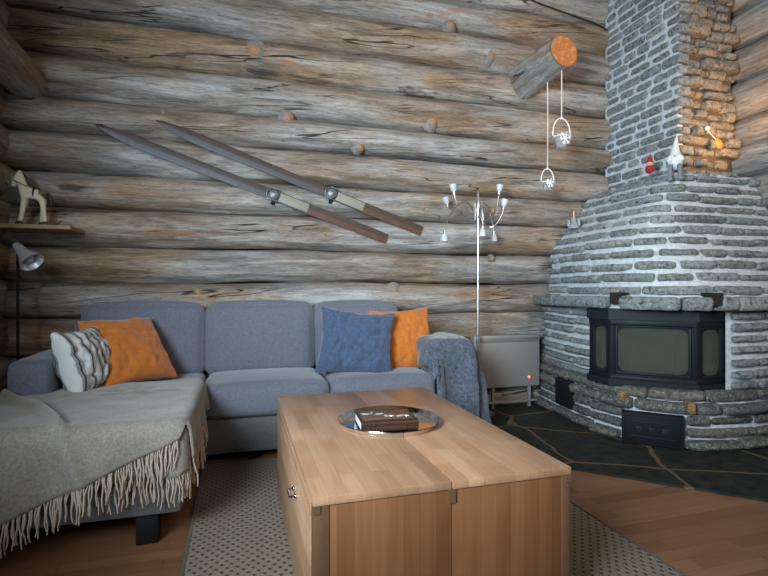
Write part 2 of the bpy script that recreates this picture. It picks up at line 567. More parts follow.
def log_wall(name, seams, a0, a1, axis, face, mat, seed, knots=(), step=.014, depth=.172):
    """round logs stacked on top of each other; axis 0: along x, the face looks to -y; axis 1: along y, face at x (sign: depth)"""
    mb = MB()
    rnd = random.Random(seed)
    nx = int((a1 - a0) / step)
    nth = 22
    for li, (z0, z1) in enumerate(zip(seams, seams[1:])):
        hh = (z1 - z0) / 2
        zc = (z0 + z1) / 2
        ph = rnd.uniform(0, 50)
        dep = abs(depth) * rnd.uniform(.88, 1.12)
        vs, fs = [], []
        for i in range(nx + 1):
            a = a0 + (a1 - a0) * i / nx
            w1 = .016 * noise.noise(Vector((a * .7, ph, 0)))
            w2 = 1 + .07 * noise.noise(Vector((a * .9, ph + 9, 3)))
            fwd = .018 * noise.noise(Vector((a * .8, ph + 21, 5)))
            for k in range(nth + 1):
                th = math.radians(-98 + 196 * k / nth)
                cs, sn = math.cos(th), math.sin(th)
                q = Vector((a * 1.2, cs * .8 + ph, sn * .8))
                bmp = .010 * noise.noise(q * 3.0) + .0045 * noise.noise(Vector((a * 3, sn * 9 + ph, cs * 6))) + .002 * noise.noise(Vector((a * 9, sn * 28 + ph, 2)))
                up = zc + w1 + (hh * 1.0 * w2 + bmp) * sn
                out = (dep * (abs(cs) ** .8) * (1 if cs > 0 else -1)) * w2 + fwd + bmp * cs
                if axis == 0:
                    vs.append((a, face - out, up))
                else:
                    vs.append((face + out * (1 if depth > 0 else -1), a, up))
        for i in range(nx):
            for k in range(nth):
                j = i * (nth + 1) + k
                fs.append((j, j + 1, j + nth + 2, j + nth + 1))
        mb.add(vs, fs, 0)
    # dark chinking behind the logs
    zt, zb = seams[-1] + .1, seams[0] - .05
    if axis == 0:
        mb.box((a0, face + .0, zb), (a1, face + .22, zt), 1)
    else:
        s = 1 if depth > 0 else -1
        x0, x1 = sorted((face, face - .22 * s))
        mb.box((x0, a0, zb), (x1, a1, zt), 1)
    for (kx, kz, kr, ko) in knots:          # sawn branch knots standing out of the logs
        y0 = face - depth + .047
        ko = ko * .35 - .012
        kr *= .86
        prof = [(kr * 2.2, -.01), (kr * 1.6, .02), (kr * 1.25, .040 + ko * .6), (kr * .98, .05 + ko)]
        rm = Matrix.Rotation(math.radians(90), 4, 'X') @ Matrix.Rotation(rnd.uniform(-.3, .3), 4, 'X') @ Matrix.Rotation(rnd.uniform(-.3, .3), 4, 'Y')
        mb.lathe(prof, (kx, y0, kz), 14, 3, rm)
        mb.lathe([(kr * .96, .05 + ko - .004), (kr * .88, .052 + ko), (kr * .3, .056 + ko)], (kx, y0, kz), 14, 2, rm)
    return struct(mb.build(name, [mat, M['gap'], M['knot'], M['knot_rim']], None, True, 60))


SEAMS = [-.03, .25, .53, .79, 1.04, 1.285, 1.55, 1.79, 2.055, 2.28, 2.57, 2.86, 3.15, 3.42, 3.70]
KN = [(.347, 2.275, .036, .02), (.895, 2.105, .034, .02), (1.501, 2.349, .042, .025), (2.032, 2.961, .046, .03), (.11, 2.739, .05, .02), (-.279, .958, .036, .02),
      (1.179, .976, .038, .03), (1.668, 3.157, .034, .012), (-.232, 2.135, .025, .012), (-.506, 2.212, .022, .012), (-.86, 2.2, .02, .01), (-.96, 2.19, .022, .01),
      (1.42, 1.66, .024, .008), (2.05, 1.25, .02, .01), (.62, 1.42, .022, .01), (-.55, 1.66, .018, .008)]
struct(log_wall('wall_back', SEAMS, -1.75, 4.0, 0, 3.875, M['log_x'], 3, KN))
S2 = [z + .10 for z in SEAMS]
S2[0] = 0
log_wall('wall_right', S2, -.5, 3.86, 1, 3.97, M['log_y'], 5, step=.03, depth=-.13)
S3 = [z + .03 for z in SEAMS[:-1]] + [3.8]
log_wall('wall_left', S3, -2.9, 3.86, 1, -1.545, M['log_beam'], 8, step=.04, depth=.13)

mb = MB().box((-6, -5, -.12), (7, 4.4, 0))
fl = struct(mb.build('floor', M['floor'], None, False))
mb = MB().box((-6, -5, 3.95), (7, 4.4, 4.05))
ce = struct(mb.build('ceiling', M['shelf'], None, False))


# roof beam coming out of the back wall at upper left, and a stub log at the upper right
def round_log(name, p0, p1, r0, r1, mats, label, cat, seed):
    mb = MB()
    p0, p1 = Vector(p0), Vector(p1)
    d = (p1 - p0).normalized()
    sd = d.cross(Vector((0, 0, 1))).normalized()
    up = sd.cross(d)
    n, L = 30, 26
    vs, fs = [], []
    for i in range(L + 1):
        s = i / L
        c = p0.lerp(p1, s)
        for k in range(n):
            a = 2 * math.pi * k / n
            q = Vector((math.cos(a), math.sin(a), s * 3 + seed))
            r = (r0 + (r1 - r0) * s) * (1 + .05 * noise.noise(q * 1.3) + .02 * noise.noise(q * 5))
            vs.append(c + (sd * math.cos(a) + up * math.sin(a)) * r)
    for i in range(L):
        for k in range(n):
            fs.append((i * n + k, i * n + (k + 1) % n, (i + 1) * n + (k + 1) % n, (i + 1) * n + k))
    mb.add(vs, fs, 0)
    ends = [vs[k] for k in range(n)], [vs[L * n + k] for k in range(n)]
    root = thing(name, p0, label, cat)
    mb.build('trunk', mats[0], root, True, 60)
    e = MB()
    c = p1 + d * .004
    e.add([c] + [v + d * .003 for v in ends[1]], [(0, 1 + k, 1 + (k + 1) % n) for k in range(n)], 0)
    eo = e.build('sawn_end', mats[1], None, False)
    recentre(eo, p1)
    eo.parent = root
    eo.location = p1 - p0
    return root


round_log('roof_beam', (-1.33, 3.80, 2.345), (-1.33, .9, 2.345), .122, .130, (M['log_beam'], M['log_end']),
          'thick brown log beam jutting out of the log wall at upper left', 'beam', 3)
st = round_log('log_stub', (2.365, 3.76, 2.785), (2.396, 3.24, 2.825), .150, .128, (M['log_stub'], M['log_end']),
               'short grey log stub with orange sawn end jutting from the wall', 'log', 11)

# ------------------------------------------------------------------ hearth of slate slabs
mb = MB()
poly = [(1.56, 3.72), (1.56, 2.495), (2.37, 1.69), (3.85, .21), (3.85, 3.72)]
vs = [(x, y, .0) for x, y in poly] + [(x, y, .012) for x, y in poly]
n = len(poly)
mb.add(vs, [tuple(range(n, 2 * n))] + [(i, (i + 1) % n, n + (i + 1) % n, n + i) for i in range(n)], 0)
tag(mb.build('slate_hearth', M['slate'], None, False), 'dark slate crazy-paved hearth on the floor around the stone fireplace', 'hearth')


# ------------------------------------------------------------------ fireplace
class Path:
    def __init__(self, pts):
        self.p = [Vector((x, y, 0)) for x, y in pts]
        self.s = [0]
        for a, b in zip(self.p, self.p[1:]):
            self.s.append(self.s[-1] + (b - a).length)
        self.L = self.s[-1]

    def at(self, s):
        s = max(0, min(self.L - 1e-6, s))
        i = 0
        lo_, hi = 0, len(self.s) - 1
        while hi - lo_ > 1:
            m = (lo_ + hi) // 2
            if self.s[m] <= s:
                lo_ = m
            else:
                hi = m
        f = (s - self.s[lo_]) / max(1e-9, self.s[hi] - self.s[lo_])
        return self.p[lo_].lerp(self.p[hi], f)

    def fr(self, s):
        p = self.at(s)
        d = (self.at(s + .02) - self.at(s - .02)).normalized()
        nrm = Vector((d.y, -d.x, 0))          # left to right along the front: outward
        if nrm.dot(Vector((-1, -1, 0))) < 0 and abs(nrm.x + nrm.y) > .2:
            nrm = -nrm
        return p, nrm


def outline(ax, ay, dd, contract=0.0, n=120):
    a = math.sqrt(ax * ay)
    k = dd / (math.sqrt(2) * a)
    k = min(.955, max(.72, k))
    e = -math.log(k) / math.log(2)            # 1/n of the superellipse
    pts = []
    for i in range(n + 1):
        ph = math.pi / 2 * i / n
        # even-ish spacing
        x = abs(math.cos(ph)) ** (2 * e)
        y = abs(math.sin(ph)) ** (2 * e)
        cx = 1 - contract * (1 - y) ** 2
        cy = 1 - contract * (1 - x) ** 2
        pts.append((CX - ax * x * cx, CY - ay * y * cy))
    # resample evenly
    P = Path(pts)
    return [tuple(P.at(P.L * i / n)[:2]) for i in range(n + 1)]


def stone(mb, path, s0, s1, z0, z1, out, depth, rnd, mi=0):
    L = s1 - s0
    rr = min(.014, (z1 - z0) * .35)
    st_ = [(0, .5), (.006, .78), (.016, .95), (.03, 1.0)]
    nmid = max(1, int(L / .05))
    stations = [(a, b) for a, b in st_] + [(.03 + (L - .06) * (i + 1) / (nmid + 1), 1.0) for i in range(nmid)] + [(L - a, b) for a, b in reversed(st_)]
    if L < .07:
        stations = [(0, .55), (L * .15, .9), (L * .5, 1), (L * .85, .9), (L, .55)]
    h = z1 - z0
    prof = [(-depth, -.5), (-rr * 1.2, -.5), (-rr * .35, -.5 + .3 * rr / h), (0, -.5 + 1.1 * rr / h), (.004, -.15), (.004, .15), (0, .5 - 1.1 * rr / h),
            (-rr * .35, .5 - .3 * rr / h), (-rr * 1.2, .5), (-depth, .5)]
    m = len(prof)
    ph = rnd.uniform(0, 99)
    tilt = rnd.uniform(-.05, .05)
    wedge = rnd.uniform(-.12, .12)
    vs, fs = [], []
    for (a, sc) in stations:
        p, nr = path.fr(s0 + a)
        u = a / L - .5
        zc = (z0 + z1) / 2 + tilt * u * h
        hh = h * (1 + wedge * u)
        for (o_, zz) in prof:
            j = noise.noise(Vector((a * 14 + ph, o_ * 14, zz * 3)))
            j2 = noise.noise(Vector((a * 26 + ph, 7 + o_ * 14, zz * 3)))
            off = out + (o_ - (1 - sc) * .022 if o_ > -depth + .001 else o_) + j * .007 * (1 if o_ > -depth * .6 else 0)
            q = p + nr * off
            vs.append((q.x, q.y, zc + zz * hh * (.55 + .45 * sc) + j2 * .005))
    for i in range(len(stations) - 1):
        for k in range(m):
            fs.append((i * m + k, i * m + (k + 1) % m, (i + 1) * m + (k + 1) % m, (i + 1) * m + k))
    fs.append(tuple(range(m - 1, -1, -1)))
    fs.append(tuple((len(stations) - 1) * m + k for k in range(m)))
    mb.add(vs, fs, mi)


def course(mb, path, z0, z1, rnd, lens=(.12, .34), gap=.016, out=0.0, jit=.012, depth=.1, s0=0.0, s1=None, mi=0, holes=(), zj=.004):
    s1 = path.L if s1 is None else s1
    s = s0 - rnd.uniform(0, .12)
    while s < s1 - .02:
        L = rnd.uniform(*lens)
        a, b = max(s, s0), min(s + L, s1)
        if s1 - b < .06:
            b = s1
        s = b + gap * rnd.uniform(.6, 1.6)
        if b - a < .03:
            continue
        if any(a < h1 and b > h0 for h0, h1 in holes):
            for h0, h1 in holes:
                if a < h1 and b > h0:
                    if h0 - a > .05:
                        stone(mb, path, a, h0, z0, z1, out, depth, rnd, mi)
                    if b - h1 > .05:
                        stone(mb, path, h1, b, z0, z1, out, depth, rnd, mi)
            continue
        stone(mb, path, a, b, z0 + rnd.uniform(-zj, zj), z1 + rnd.uniform(-zj * 1.6, zj), out + rnd.uniform(-jit, jit), depth, rnd, mi)


def loft(mb, outs, mi=0, cap=True, amp=.006):
    """outs: list of (z, outline points); closes the back along the walls' corner"""
    n = len(outs[0][1])
    vs, fs = [], []
    for z, pts in outs:
        for (x, y) in pts:
            j = amp * noise.noise(Vector((x * 9, y * 9, z * 14)))
            vs.append((x + j, y + j, z))
    for i in range(len(outs) - 1):
        for k in range(n - 1):
            fs.append((i * n + k, i * n + k + 1, (i + 1) * n + k + 1, (i + 1) * n + k))
    mb.add(vs, fs, mi)
    if cap:
        for z, pts in (outs[0], outs[-1]):
            vs = [(CX, CY, z)] + [(x, y, z) for x, y in pts]
            mb.add(vs, [(0, k, k + 1) for k in range(1, n)], mi)


FP = thing('stone_fireplace', (CX - 1.2, CY - 1.2, .012), 'large corner fireplace of stacked grey slate with white mortar and tapering hood', 'fireplace')
rnd = random.Random(21)

# base bench, with the ash door and the side vent left open
mb = MB()
zs = [.012, .08, .15, .225, .305]
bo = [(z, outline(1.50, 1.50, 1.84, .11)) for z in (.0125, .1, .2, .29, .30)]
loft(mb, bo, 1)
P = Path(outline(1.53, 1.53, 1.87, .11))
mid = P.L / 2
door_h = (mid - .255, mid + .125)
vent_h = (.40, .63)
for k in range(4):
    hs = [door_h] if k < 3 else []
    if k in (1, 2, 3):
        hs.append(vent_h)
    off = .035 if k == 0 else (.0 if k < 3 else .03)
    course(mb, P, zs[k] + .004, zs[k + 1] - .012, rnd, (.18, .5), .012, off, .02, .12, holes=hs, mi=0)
for (s, z) in ((mid - .265, .262), (mid + .105, .235)):          # two bench-front stones with warm lamp glow painted into their colour
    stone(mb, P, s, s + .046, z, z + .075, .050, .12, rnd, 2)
mb.build('base', [M['stone_dark'], M['mortar'], M['lamplit_stone']], FP, True, 50)
# upper slab course of the bench
mb = MB()
P = Path(outline(1.55, 1.55, 1.88, .11))
course(mb, P, .30, .365, rnd, (.3, .7), .010, -.015, .012, .45, mi=0)
mb.build('bench_slab', [M['stone_dark'], M['mortar']], FP, True, 50)

# pillars on either side of the glass
mb = MB()
PO = outline(1.49, 1.49, 1.78, .14)
P = Path(PO)
# opening from the left end to the right end of the glass surround
sl = min(range(len(PO)), key=lambda i: (PO[i][0] - 2.372) ** 2 + (PO[i][1] - 2.885) ** 2) * P.L / 120
sr = min(range(len(PO)), key=lambda i: (PO[i][0] - 2.945) ** 2 + (PO[i][1] - 2.372) ** 2) * P.L / 120
npc = 7
z0, z1 = .355, .87
for k in range(npc):
    a = z0 + (z1 - z0) * k / npc
    b = z0 + (z1 - z0) * (k + 1) / npc
    sw = .02 * math.sin(k * 1.3)
    course(mb, P, a + .006, b - .020, rnd, (.20, .46), .02, .024 + sw * .7, .006, .12, 0, sl - .006, mi=0)
    course(mb, P, a + .006, b - .020, rnd, (.20, .46), .02, .024 + sw * .7, .006, .12, sr + .006, P.L, mi=0)
for (a, b) in ((0, sl + .03), (sr - .03, P.L)):
    inn = []
    for z in (.30, .45, .6, .75, .90):
        pts = []
        for i in range(25):
            p, nr = P.fr(a + (b - a) * i / 24)
            q = p - nr * .006
            pts.append((q.x, q.y))
        inn.append((z, pts))
    loft(mb, inn, 1, True, .004)
mb.build('pillars', [M['stone'], M['mortar']], FP, True, 50)

# projecting mantel ledge
mb = MB()
P = Path(outline(1.62, 1.60, 1.93, .13))
loft(mb, [(.865, outline(1.56, 1.54, 1.86, .13)), (.95, outline(1.54, 1.52, 1.84, .13))], 1)
mid = P.L / 2
course(mb, P, .862, .945, rnd, (.3, .62), .012, .0, .018, .35, holes=[(mid - .33, mid - .27), (mid + .27, mid + .33)], mi=0)
mb.build('mantel_ledge', [M['stone'], M['mortar']], FP, True, 50)
for s in (mid - .30, mid + .30):
    p, nr = P.fr(s)
    rot = Matrix.Translation((p.x - nr.x * .06, p.y - nr.y * .06, .925)) @ Matrix.Rotation(math.atan2(nr.y, nr.x), 4, 'Z')
    MB().box((-.05, -.035, -.03), (.05, .035, .045), 0, 0, rot).build('air_vent', M['gap'], FP, False)

# the hood: courses that step back and up to the chimney
TAX = [(.95, 1.40), (1.2, 1.36), (1.33, 1.28), (1.47, 1.12), (1.6, 1.00), (1.75, .89), (1.88, .76)]
TAY = [(.95, 1.45), (1.2, 1.30), (1.39, 1.14), (1.56, 1.02), (1.75, .94), (1.88, .89)]
TD = [(.95, 1.81), (1.2, 1.66), (1.5, 1.42), (1.75, 1.22), (1.88, 1.13)]


def hood_out(z, shrink=0.0):
    cf = .10 * max(0, min(1, (1.45 - z) / .3))
    return outline(lerp_tab(TAX, z) - shrink, lerp_tab(TAY, z) - shrink, lerp_tab(TD, z) - shrink * 1.2, cf)


mb = MB()
zz = [.93 + .93 * i / 36 for i in range(37)]
loft(mb, [(z, hood_out(z, .022)) for z in zz], 1, True, .010)
nc = 11
for k in range(nc):
    a = .955 + (1.865 - .955) * k / nc
    b = .955 + (1.865 - .955) * (k + 1) / nc
    P = Path(hood_out((a + b) / 2))
    course(mb, P, a + .003, b - .027, rnd, (.13, .42), .022, .016, .014, .12, mi=0, zj=.006)
# flat stones lying on top
P = Path(hood_out(1.86, .02))
course(mb, P, 1.838, 1.868, rnd, (.2, .4), .01, .0, .006, .3, mi=0)
mb.build('hood', [M['stone'], M['mortar']], FP, True, 50)

# chimney stack: pale mortared face to the left, rough brown face to the front
CHX, CHY = 3.215, 2.955
mb = MB()
mb.box((CHX + .05, CHY + .09, 1.8), (3.80, 3.76, 3.94), 1)
mb.box((CHX + .03, CHY + .045, 1.8), (3.78, CHY + .10, 3.94), 3)
mb.box((CHX + .012, CHY + .03, 1.8), (CHX + .06, 3.76, 3.94), 1)
left = Path([(CHX, 3.74), (CHX, CHY + .15), (CHX, CHY)])
z = 1.872
k = 0
while z < 3.9:
    h = rnd.uniform(.066, .086)
    odd = k % 2
    front = Path([(CHX, CHY), (CHX + .2, CHY), (rnd.uniform(3.73, 3.83), CHY)])
    # the corner stone belongs to one of the two faces in turn
    course(mb, left, z, z + h - .014, rnd, (.09, .26), .016, .0, .010, .10, 0, left.L - (0.0 if odd else .0), mi=0)
    course(mb, front, z - .004, z + h - rnd.uniform(.008, .022), rnd, (.07, .24), .014, -.004, .034, .10, .075 if not odd else .10, front.L + 0, mi=2, zj=.010)
    z += h
    k += 1
mb.build('chimney', [M['stone'], M['mortar'], M['stone_brown'], M['mortar_brown']], FP, True, 50)

# glass-fronted insert: angled side panes and a wide front door
INS_Z0, INS_Z1 = .352, .842
C0 = Vector((2.546, 2.546, 0)) * 1.0
T = Vector((.7071, -.7071, 0))          # to the viewer's right
N = Vector((-.7071, -.7071, 0))         # out of the fireplace


def panel_matrix(origin, tx, nz):
    """local x along tx, local y outward, local z up"""
    m = Matrix.Identity(4)
    up = Vector((0, 0, 1))
    for r in range(3):
        m[r][0], m[r][1], m[r][2], m[r][3] = tx[r], nz[r], up[r], origin[r]
    return m


def framed_pane(w, z0, z1, mtx, fr, fr_top, name_frame, name_glass, parent, round_=.03):
    mb = MB()
    # frame as four bars with bevels
    mb.box((0, -.035, z0), (fr, .0, z1), 0, .006, mtx)
    mb.box((w - fr, -.035, z0), (w, .0, z1), 0, .006, mtx)
    mb.box((0, -.034, z1 - fr_top), (w, .004, z1), 0, .006, mtx)
    mb.box((0, -.034, z0), (w, .004, z0 + fr_top), 0, .006, mtx)
    # inner raised lip
    i = fr
    mb.box((i, -.03, z0 + fr_top), (i + .012, -.008, z1 - fr_top), 1, .003, mtx)
    mb.box((w - i - .012, -.03, z0 + fr_top), (w - i, -.008, z1 - fr_top), 1, .003, mtx)
    mb.box((i, -.03, z1 - fr_top - .012), (w - i, -.008, z1 - fr_top), 1, .003, mtx)
    mb.box((i, -.03, z0 + fr_top), (w - i, -.008, z0 + fr_top + .012), 1, .003, mtx)
    f = mb.build(name_frame, [M['iron'], M['iron_edge']], parent, True, 30)
    # black gasket with rounded corners around the glass
    a0, b0, a1, b1 = i, z0 + fr_top, w - i, z1 - fr_top
    ins, rr = .016, min(.05, (a1 - a0) * .28)
    outer, inner = [], []
    for (cx_, cz_, s_, q_) in ((a1 - ins - rr, b1 - ins - rr, 0, (a1, b1)), (a0 + ins + rr, b1 - ins - rr, 90, (a0, b1)), (a0 + ins + rr, b0 + ins + rr, 180, (a0, b0)), (a1 - ins - rr, b0 + ins + rr, 270, (a1, b0))):
        for k in range(9):
            an = math.radians(s_ + 90 * k / 8)
            inner.append((cx_ + rr * math.cos(an), cz_ + rr * math.sin(an)))
            outer.append(q_)
    nn_ = len(inner)
    vs = [mtx @ Vector((x, -.0165, z)) for x, z in outer] + [mtx @ Vector((x, -.0155, z)) for x, z in inner]
    MB().add(vs, [(k, (k + 1) % nn_, nn_ + (k + 1) % nn_, nn_ + k) for k in range(nn_)], 0).build('gasket', M['iron'], f, False)
    g = MB().box((i - .004, -.024, z0 + fr_top - .004), (w - i + .004, -.018, z1 - fr_top + .004), 0, 0, mtx)
    g.build(name_glass, M['glass'], f, False)
    return f


Lc = C0 - T * .25
Rc = C0 + T * .25
dm = panel_matrix(Lc, T, N)
door = framed_pane(.50, INS_Z0 + .045, INS_Z1 - .05, dm, .035, .038, 'glass_door', 'pane', FP)
for za, zb_ in ((INS_Z1 - .085, INS_Z1 - .052), (INS_Z0 + .046, INS_Z0 + .072)):
    MB().box((.004, .0, za), (.496, .015, zb_), 0, .006, dm).build('door_rail', M['iron_edge'], door, True, 30)
lm = panel_matrix(Vector((Lc.x, Lc.y + .20, 0)), Vector((0, -1, 0)), Vector((-1, 0, 0)))
framed_pane(.20, INS_Z0 + .045, INS_Z1 - .05, lm, .03, .038, 'side_window', 'pane', FP)
rm = panel_matrix(Rc, Vector((1, 0, 0)), Vector((0, -1, 0)))
framed_pane(.23, INS_Z0 + .045, INS_Z1 - .05, rm, .03, .038, 'side_window', 'pane', FP)
for z0, z1, o in ((INS_Z0, INS_Z0 + .046, .012), (INS_Z1 - .052, INS_Z1 + .02, .012)):
    ring = [Vector((Lc.x - o, Lc.y + .21, 0)), Vector((Lc.x - o, Lc.y - o * .4, 0)), Vector((Rc.x - o * .4, Rc.y - o, 0)), Vector((Rc.x + .24, Rc.y - o, 0)), Vector((Rc.x + .24, Rc.y + .25, 0)), Vector((Lc.x + .25, Lc.y + .25, 0))]
    k = len(ring)
    mb = MB()
    vs = [(p.x, p.y, z0) for p in ring] + [(p.x, p.y, z1) for p in ring]
    mb.add(vs, [tuple(range(k)), tuple(range(k, 2 * k))] + [(i, (i + 1) % k, k + (i + 1) % k, k + i) for i in range(k)], 0)
    mb.build('surround_rail', M['iron_edge'], FP, False)
# firebox behind the glass: brick-lined back, floor
mb = MB()
q = [Lc + Vector((.03, .16, 0)), Lc - N * .35 + T * .12, Rc - N * .35 - T * .12, Rc + Vector((.16, .03, 0))]
vs = [(p.x, p.y, INS_Z0 + .03) for p in q] + [(p.x, p.y, INS_Z1) for p in q]
mb.add(vs, [(0, 1, 5, 4), (1, 2, 6, 5), (2, 3, 7, 6), (0, 1, 2, 3), (4, 5, 6, 7)], 0)
mb.build('firebox', M['soot'], FP, False)

# ash door at the foot
am = panel_matrix(Vector((2.463, 2.463, 0)) - T * .172, T, N)
mb = MB()
mb.box((0, -.06, .018), (.344, .0, .214), 0, .005, am)
mb.box((.02, .0, .04), (.324, .008, .192), 0, .004, am)
ad = mb.build('ash_door', M['iron'], FP, True, 30)
mb = MB()
mb.box((.05, .008, .068), (.294, .0125, .074), 0, .002, am)
mb.box((.05, .008, .160), (.294, .0125, .166), 0, .002, am)
for k in range(3):
    x = .10 + .072 * k
    mb.box((x - .02, .008, .100), (x + .02, .013, .132), 0, .004, am)
mb.tube([am @ Vector((.172, .008, .138)), am @ Vector((.172, .022, .142)), am @ Vector((.172, .024, .150))], .006, 0)
mb.build('relief', M['iron_edge'], ad, True, 30)
# black vent on the left flank of the base
mb = MB()
p, nr = Path(outline(1.53, 1.53, 1.87, .11)).fr(.515)
vm = panel_matrix(p + nr * .012 - Vector((-nr.y, nr.x, 0)) * .112, Vector((-nr.y, nr.x, 0)), nr)
mb.box((0, -.06, .09), (.224, 0, .30), 0, .004, vm)
for k in range(4):
    mb.box((.02, 0, .115 + .045 * k), (.204, .006, .135 + .045 * k), 0, .002, vm)
mb.build('side_vent', M['iron'], FP, True, 30)

# ------------------------------------------------------------------ rug
mb = MB()
mb.box((-.185, .35, .0), (1.465, 2.93, .013), 0, .004)
rg = tag(mb.build('woven_rug', [M['rug'], M['rug_edge']], None, True), 'flat woven jute rug with dark flecks on the floor under the coffee table', 'rug')
mb = MB()
for (a, b) in (((-.188, .35), (-.188, 2.932)), ((1.468, .35), (1.468, 2.932)), ((-.188, 2.932), (1.468, 2.932))):
    mb.tube([(a[0], a[1], .008), (b[0], b[1], .008)], .008, 0, 8)
mb.build('edge_binding', M['rug_edge'], rg)

# ------------------------------------------------------------------ sofa
SO = thing('corner_sofa', (.2, 3.3, 0), 'slate blue three-seat corner sofa with chaise standing against the log wall', 'sofa')


def cushion(lo_, hi, r=.05, puff=.03, seed=0, n=16, mat=None, wr=.004, crown=1.0):
    """soft box with rounded edges; puffs out on every side"""
    bm = bmesh.new()
    bmesh.ops.create_cube(bm, size=2.0)
    bmesh.ops.subdivide_edges(bm, edges=bm.edges[:], cuts=n - 1, use_grid_fill=True)
    c = Vector([(a + b) / 2 for a, b in zip(lo_, hi)])
    h = Vector([(b - a) / 2 for a, b in zip(lo_, hi)])
    rr = min(r, min(h) * .95)
    for v in bm.verts:
        u = v.co.copy()
        # finer sampling at the borders
        u = Vector([math.copysign(1 - (1 - abs(x)) ** 1.35, x) if True else x for x in u])
        p = Vector((u.x * h.x, u.y * h.y, u.z * h.z))
        inner = Vector([max(-(hh - rr), min(hh - rr, x)) for x, hh in zip(p, h)])
        d = p - inner
        if d.length > 1e-9:
            p = inner + d.normalized() * rr
        w = Vector((1 - u.x ** 2, 1 - u.y ** 2, 1 - u.z ** 2))
        p.x += math.copysign(puff * .4 * max(0, w.y * w.z) ** .7, u.x) if abs(u.x) > .9 else 0
        p.y += math.copysign(puff * .7 * max(0, w.x * w.z) ** .7, u.y) if abs(u.y) > .9 else 0
        p.z += (math.copysign(puff * crown * max(0, w.x * w.y) ** .6, u.z)) if u.z > .9 else 0
        q = p + c
        p += p.normalized() * (wr * fbm((q.x + seed, q.y, q.z), 7, 3))
        v.co = p + c
    if mat is not None:
        bm.transform(mat)
    mb = MB()
    mb.bm(bm)
    return mb


def seam_ring(lo_, hi, z, r, mat=None):
    x0, y0, x1, y1 = lo_[0], lo_[1], hi[0], hi[1]
    pts = []
    for cx_, cy_, a0 in ((x1 - r, y1 - r, 0), (x0 + r, y1 - r, 90), (x0 + r, y0 + r, 180), (x1 - r, y0 + r, 270)):
        for k in range(7):
            a = math.radians(a0 + 15 * k)
            pts.append(Vector((cx_ + r * math.cos(a), cy_ + r * math.sin(a), z)))
    pts.append(pts[0])
    return pts


mb = MB().box((-.84, 2.93, .055), (1.20, 3.60, .27), 0, .02)
mb.build('base', M['sofa_base'], SO)
mb = MB().box((-1.04, 2.075, .115), (-.215, 2.94, .29), 0, .025)
mb.build('chaise_base', M['sofa_base'], SO)
mb = MB()
for (x0, y0, s, h) in ((-.385, 2.10, .08, .12), (-1.02, 2.10, .08, .12)):
    MB().box((x0, y0, 0.0), (x0 + s, y0 + s, h), 0, .004).build('leg', M['black'], SO)
for x0 in (.05, .62, 1.16):
    MB().box((x0, 2.98, 0.0), (x0 + .06, 3.04, .06), 0, .004).build('leg', M['black'], SO)
mb = MB().box((-1.0, 3.50, .25), (1.38, 3.67, .80), 0, .04)
mb.build('back_frame', M['sofa'], SO)
cushion((-1.045, 2.69, .08), (-.86, 3.64, .65), .035, .012, 3).build('armrest', M['sofa'], SO)
cushion((1.205, 2.92, .05), (1.425, 3.64, .625), .035, .012, 4).build('armrest', M['sofa'], SO)
cushion((-.195, 2.88, .262), (.520, 3.44, .452), .05, .022, 5).build('seat_cushion', M['sofa'], SO)
cushion((.530, 2.88, .262), (1.200, 3.44, .452), .05, .022, 6).build('seat_cushion', M['sofa'], SO)
mb = cushion((-1.06, 2.04, .28), (-.205, 2.72, .452), .045, .012, 7)
m2 = cushion((-.855, 2.60, .28), (-.205, 3.44, .452), .045, .010, 8)
mb.add(m2.v, m2.f, 0)
mb.build('chaise_cushion', M['sofa'], SO)
for i, (x0, x1, z1) in enumerate(((-.935, -.218, .905), (-.210, .500, .905), (.508, 1.12, .900))):
    piv = Vector((0, 3.37, .44))
    rot = Matrix.Translation(piv) @ Matrix.Rotation(math.radians(-9), 4, 'X') @ Matrix.Translation(-piv)
    cushion((x0, 3.34, .435), (x1, 3.52, z1), .06, .030, 10 + i * 3, mat=rot).build('back_cushion', M['sofa'], SO)


